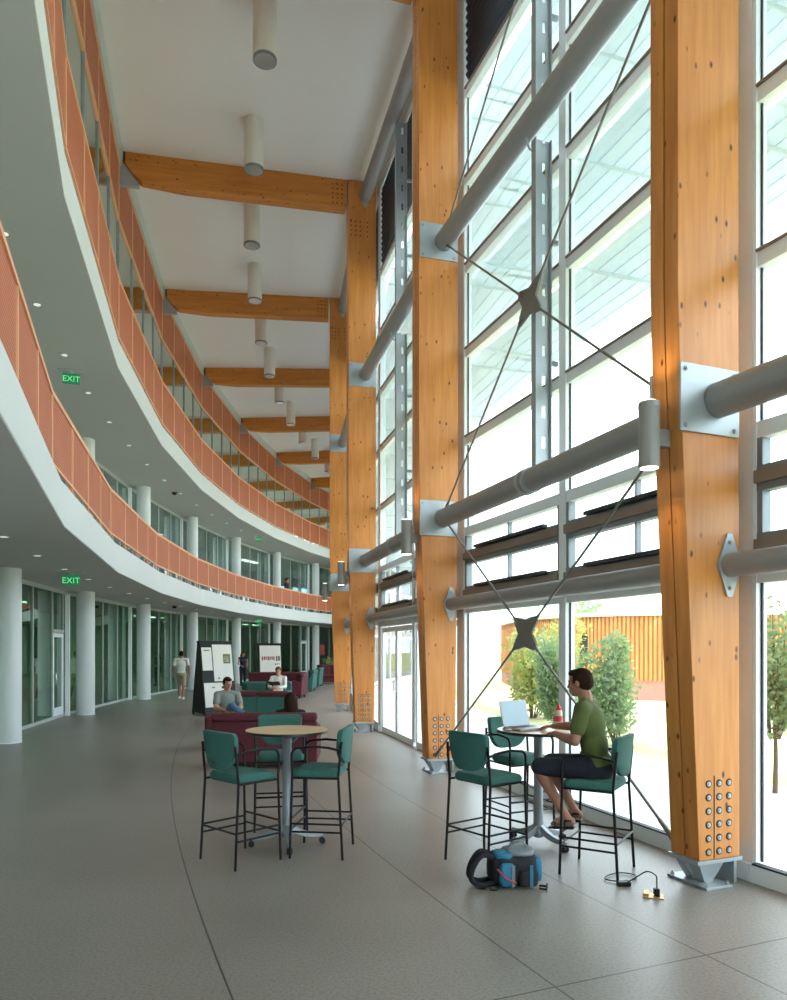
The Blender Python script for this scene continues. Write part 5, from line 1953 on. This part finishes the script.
# man walking away on the left
Jw = dict(pelvis=(0, 0, 0.93), chest=(0.02, 0, 1.25), neck=(0.03, 0, 1.47), head=(0.05, 0, 1.61),
          shoL=(0.02, 0.20, 1.41), shoR=(0.02, -0.20, 1.41), elbL=(-0.02, 0.27, 1.14), wriL=(0.08, 0.27, 0.90), elbR=(-0.05, -0.27, 1.14), wriR=(0.02, -0.28, 0.88),
          hipL=(0, 0.09, 0.90), hipR=(0, -0.09, 0.90), kneeL=(0.16, 0.09, 0.50), kneeR=(-0.02, -0.09, 0.49), ankL=(0.14, 0.09, 0.09), ankR=(-0.22, -0.09, 0.13),
          toeL=(0.30, 0.09, 0.035), toeR=(-0.06, -0.09, 0.035))
person('man in white T-shirt and khaki shorts walking away on the left', (-7.60, 26.5, 0), D(97), Jw, (1, 0, -0.1), 'white_cloth', 'khaki', 'white_cloth', vox=0.012, sleeves='short', legs='short', skin='skin_tan')

Js = dict(pelvis=(0, 0, 0.90), chest=(0, 0, 1.20), neck=(0.01, 0, 1.39), head=(0.03, 0, 1.52),
          shoL=(0, 0.17, 1.33), shoR=(0, -0.17, 1.33), elbL=(0.02, 0.24, 1.08), wriL=(0.18, 0.16, 0.95), elbR=(0.02, -0.24, 1.08), wriR=(0.18, -0.14, 0.98),
          hipL=(0, 0.08, 0.87), hipR=(0, -0.08, 0.87), kneeL=(0.03, 0.09, 0.48), kneeR=(0.02, -0.09, 0.48), ankL=(0.0, 0.09, 0.085), ankR=(0.0, -0.09, 0.085),
          toeL=(0.15, 0.10, 0.03), toeR=(0.15, -0.10, 0.03))
person('woman in dark navy top standing between the two display boards', (-7.25, 35.6, 0), D(-60), Js, (0.9, 0.3, -0.2), 'navy', 'navy', 'black', hair='hair_red', vox=0.012, sleeves='none', fem=True, longhair=True)
pb = P(5.50, 6.62, 4.0)
person('person in dark clothes standing at the lower balcony guard', (pb.x, pb.y, 4.0), D(-10), Js, (1, 0, -0.2), 'navy', 'navy', 'black', vox=0.012, sleeves='long').scale = (1.12, 1.12, 1.12)


def seated(hz=0.46, lean=-0.06):
    return dict(pelvis=(-0.02, 0, hz + 0.10), chest=(-0.05 + lean, 0, hz + 0.42), neck=(-0.04 + lean, 0, hz + 0.60), head=(0.0 + lean, 0, hz + 0.735),
                shoL=(-0.05 + lean, 0.18, hz + 0.53), shoR=(-0.05 + lean, -0.18, hz + 0.53), elbL=(0.06, 0.23, hz + 0.30), wriL=(0.26, 0.10, hz + 0.27), elbR=(0.06, -0.23, hz + 0.30), wriR=(0.26, -0.10, hz + 0.27),
                hipL=(0, 0.09, hz + 0.08), hipR=(0, -0.09, hz + 0.08), kneeL=(0.44, 0.12, hz + 0.08), kneeR=(0.44, -0.10, hz + 0.09), ankL=(0.50, 0.12, 0.09), ankR=(0.50, -0.10, 0.09),
                toeL=(0.65, 0.12, 0.035), toeR=(0.65, -0.10, 0.035))


Jg = seated(0.45)
Jg['kneeR'] = (0.38, 0.02, 0.80)
Jg['ankR'] = (0.42, 0.22, 0.66)
Jg['toeR'] = (0.50, 0.36, 0.62)
person('man in grey T-shirt and blue jeans sitting behind the nearest sofa', (-3.04, 13.60, 0), D(-70), Jg, (0.9, 0.25, -0.25), 'grey_cloth', 'jeans', 'black', vox=0.008, sleeves='short')
person('person with long dark hair sitting in the nearest sofa, back to the camera', (-1.60, 11.62, 0), D(92), seated(0.30, -0.12), (1, 0.2, -0.35), 'navy', 'navy', 'black', hair='hair', vox=0.009, sleeves='long', fem=True, longhair=True)
person('person in white shirt reading on the teal sofa', (-3.28, 20.95, 0), D(-95), seated(0.45), (0.9, -0.15, -0.35), 'white_cloth', 'khaki', 'black', hair='hair_red', vox=0.010, sleeves='long')
bk = thing('book', 'open dark book held by the person in the white shirt', 'book', (-3.31, 20.62, 0.80), D(-95))
MB().hexa([(0, -0.16, 0), (0.14, -0.16, 0.10), (0.14, -0.005, 0.09), (0, -0.005, -0.01)], [(-0.01, -0.16, 0.015), (0.13, -0.16, 0.115), (0.13, -0.005, 0.105), (-0.01, -0.005, 0.005)]).build('cover', M['ink'], bk, smooth=False)
MB().hexa([(0, 0.005, -0.01), (0.14, 0.005, 0.09), (0.14, 0.16, 0.10), (0, 0.16, 0)], [(-0.01, 0.005, 0.005), (0.13, 0.005, 0.105), (0.13, 0.16, 0.115), (-0.01, 0.16, 0.015)]).build('cover', M['ink'], bk, smooth=False)
MB().hexa([(-0.012, -0.15, 0.016), (0.128, -0.15, 0.116), (0.128, 0.15, 0.116), (-0.012, 0.15, 0.016)], [(-0.02, -0.15, 0.026), (0.12, -0.15, 0.126), (0.12, 0.15, 0.126), (-0.02, 0.15, 0.026)]).build('pages', M['paper'], bk, smooth=False)
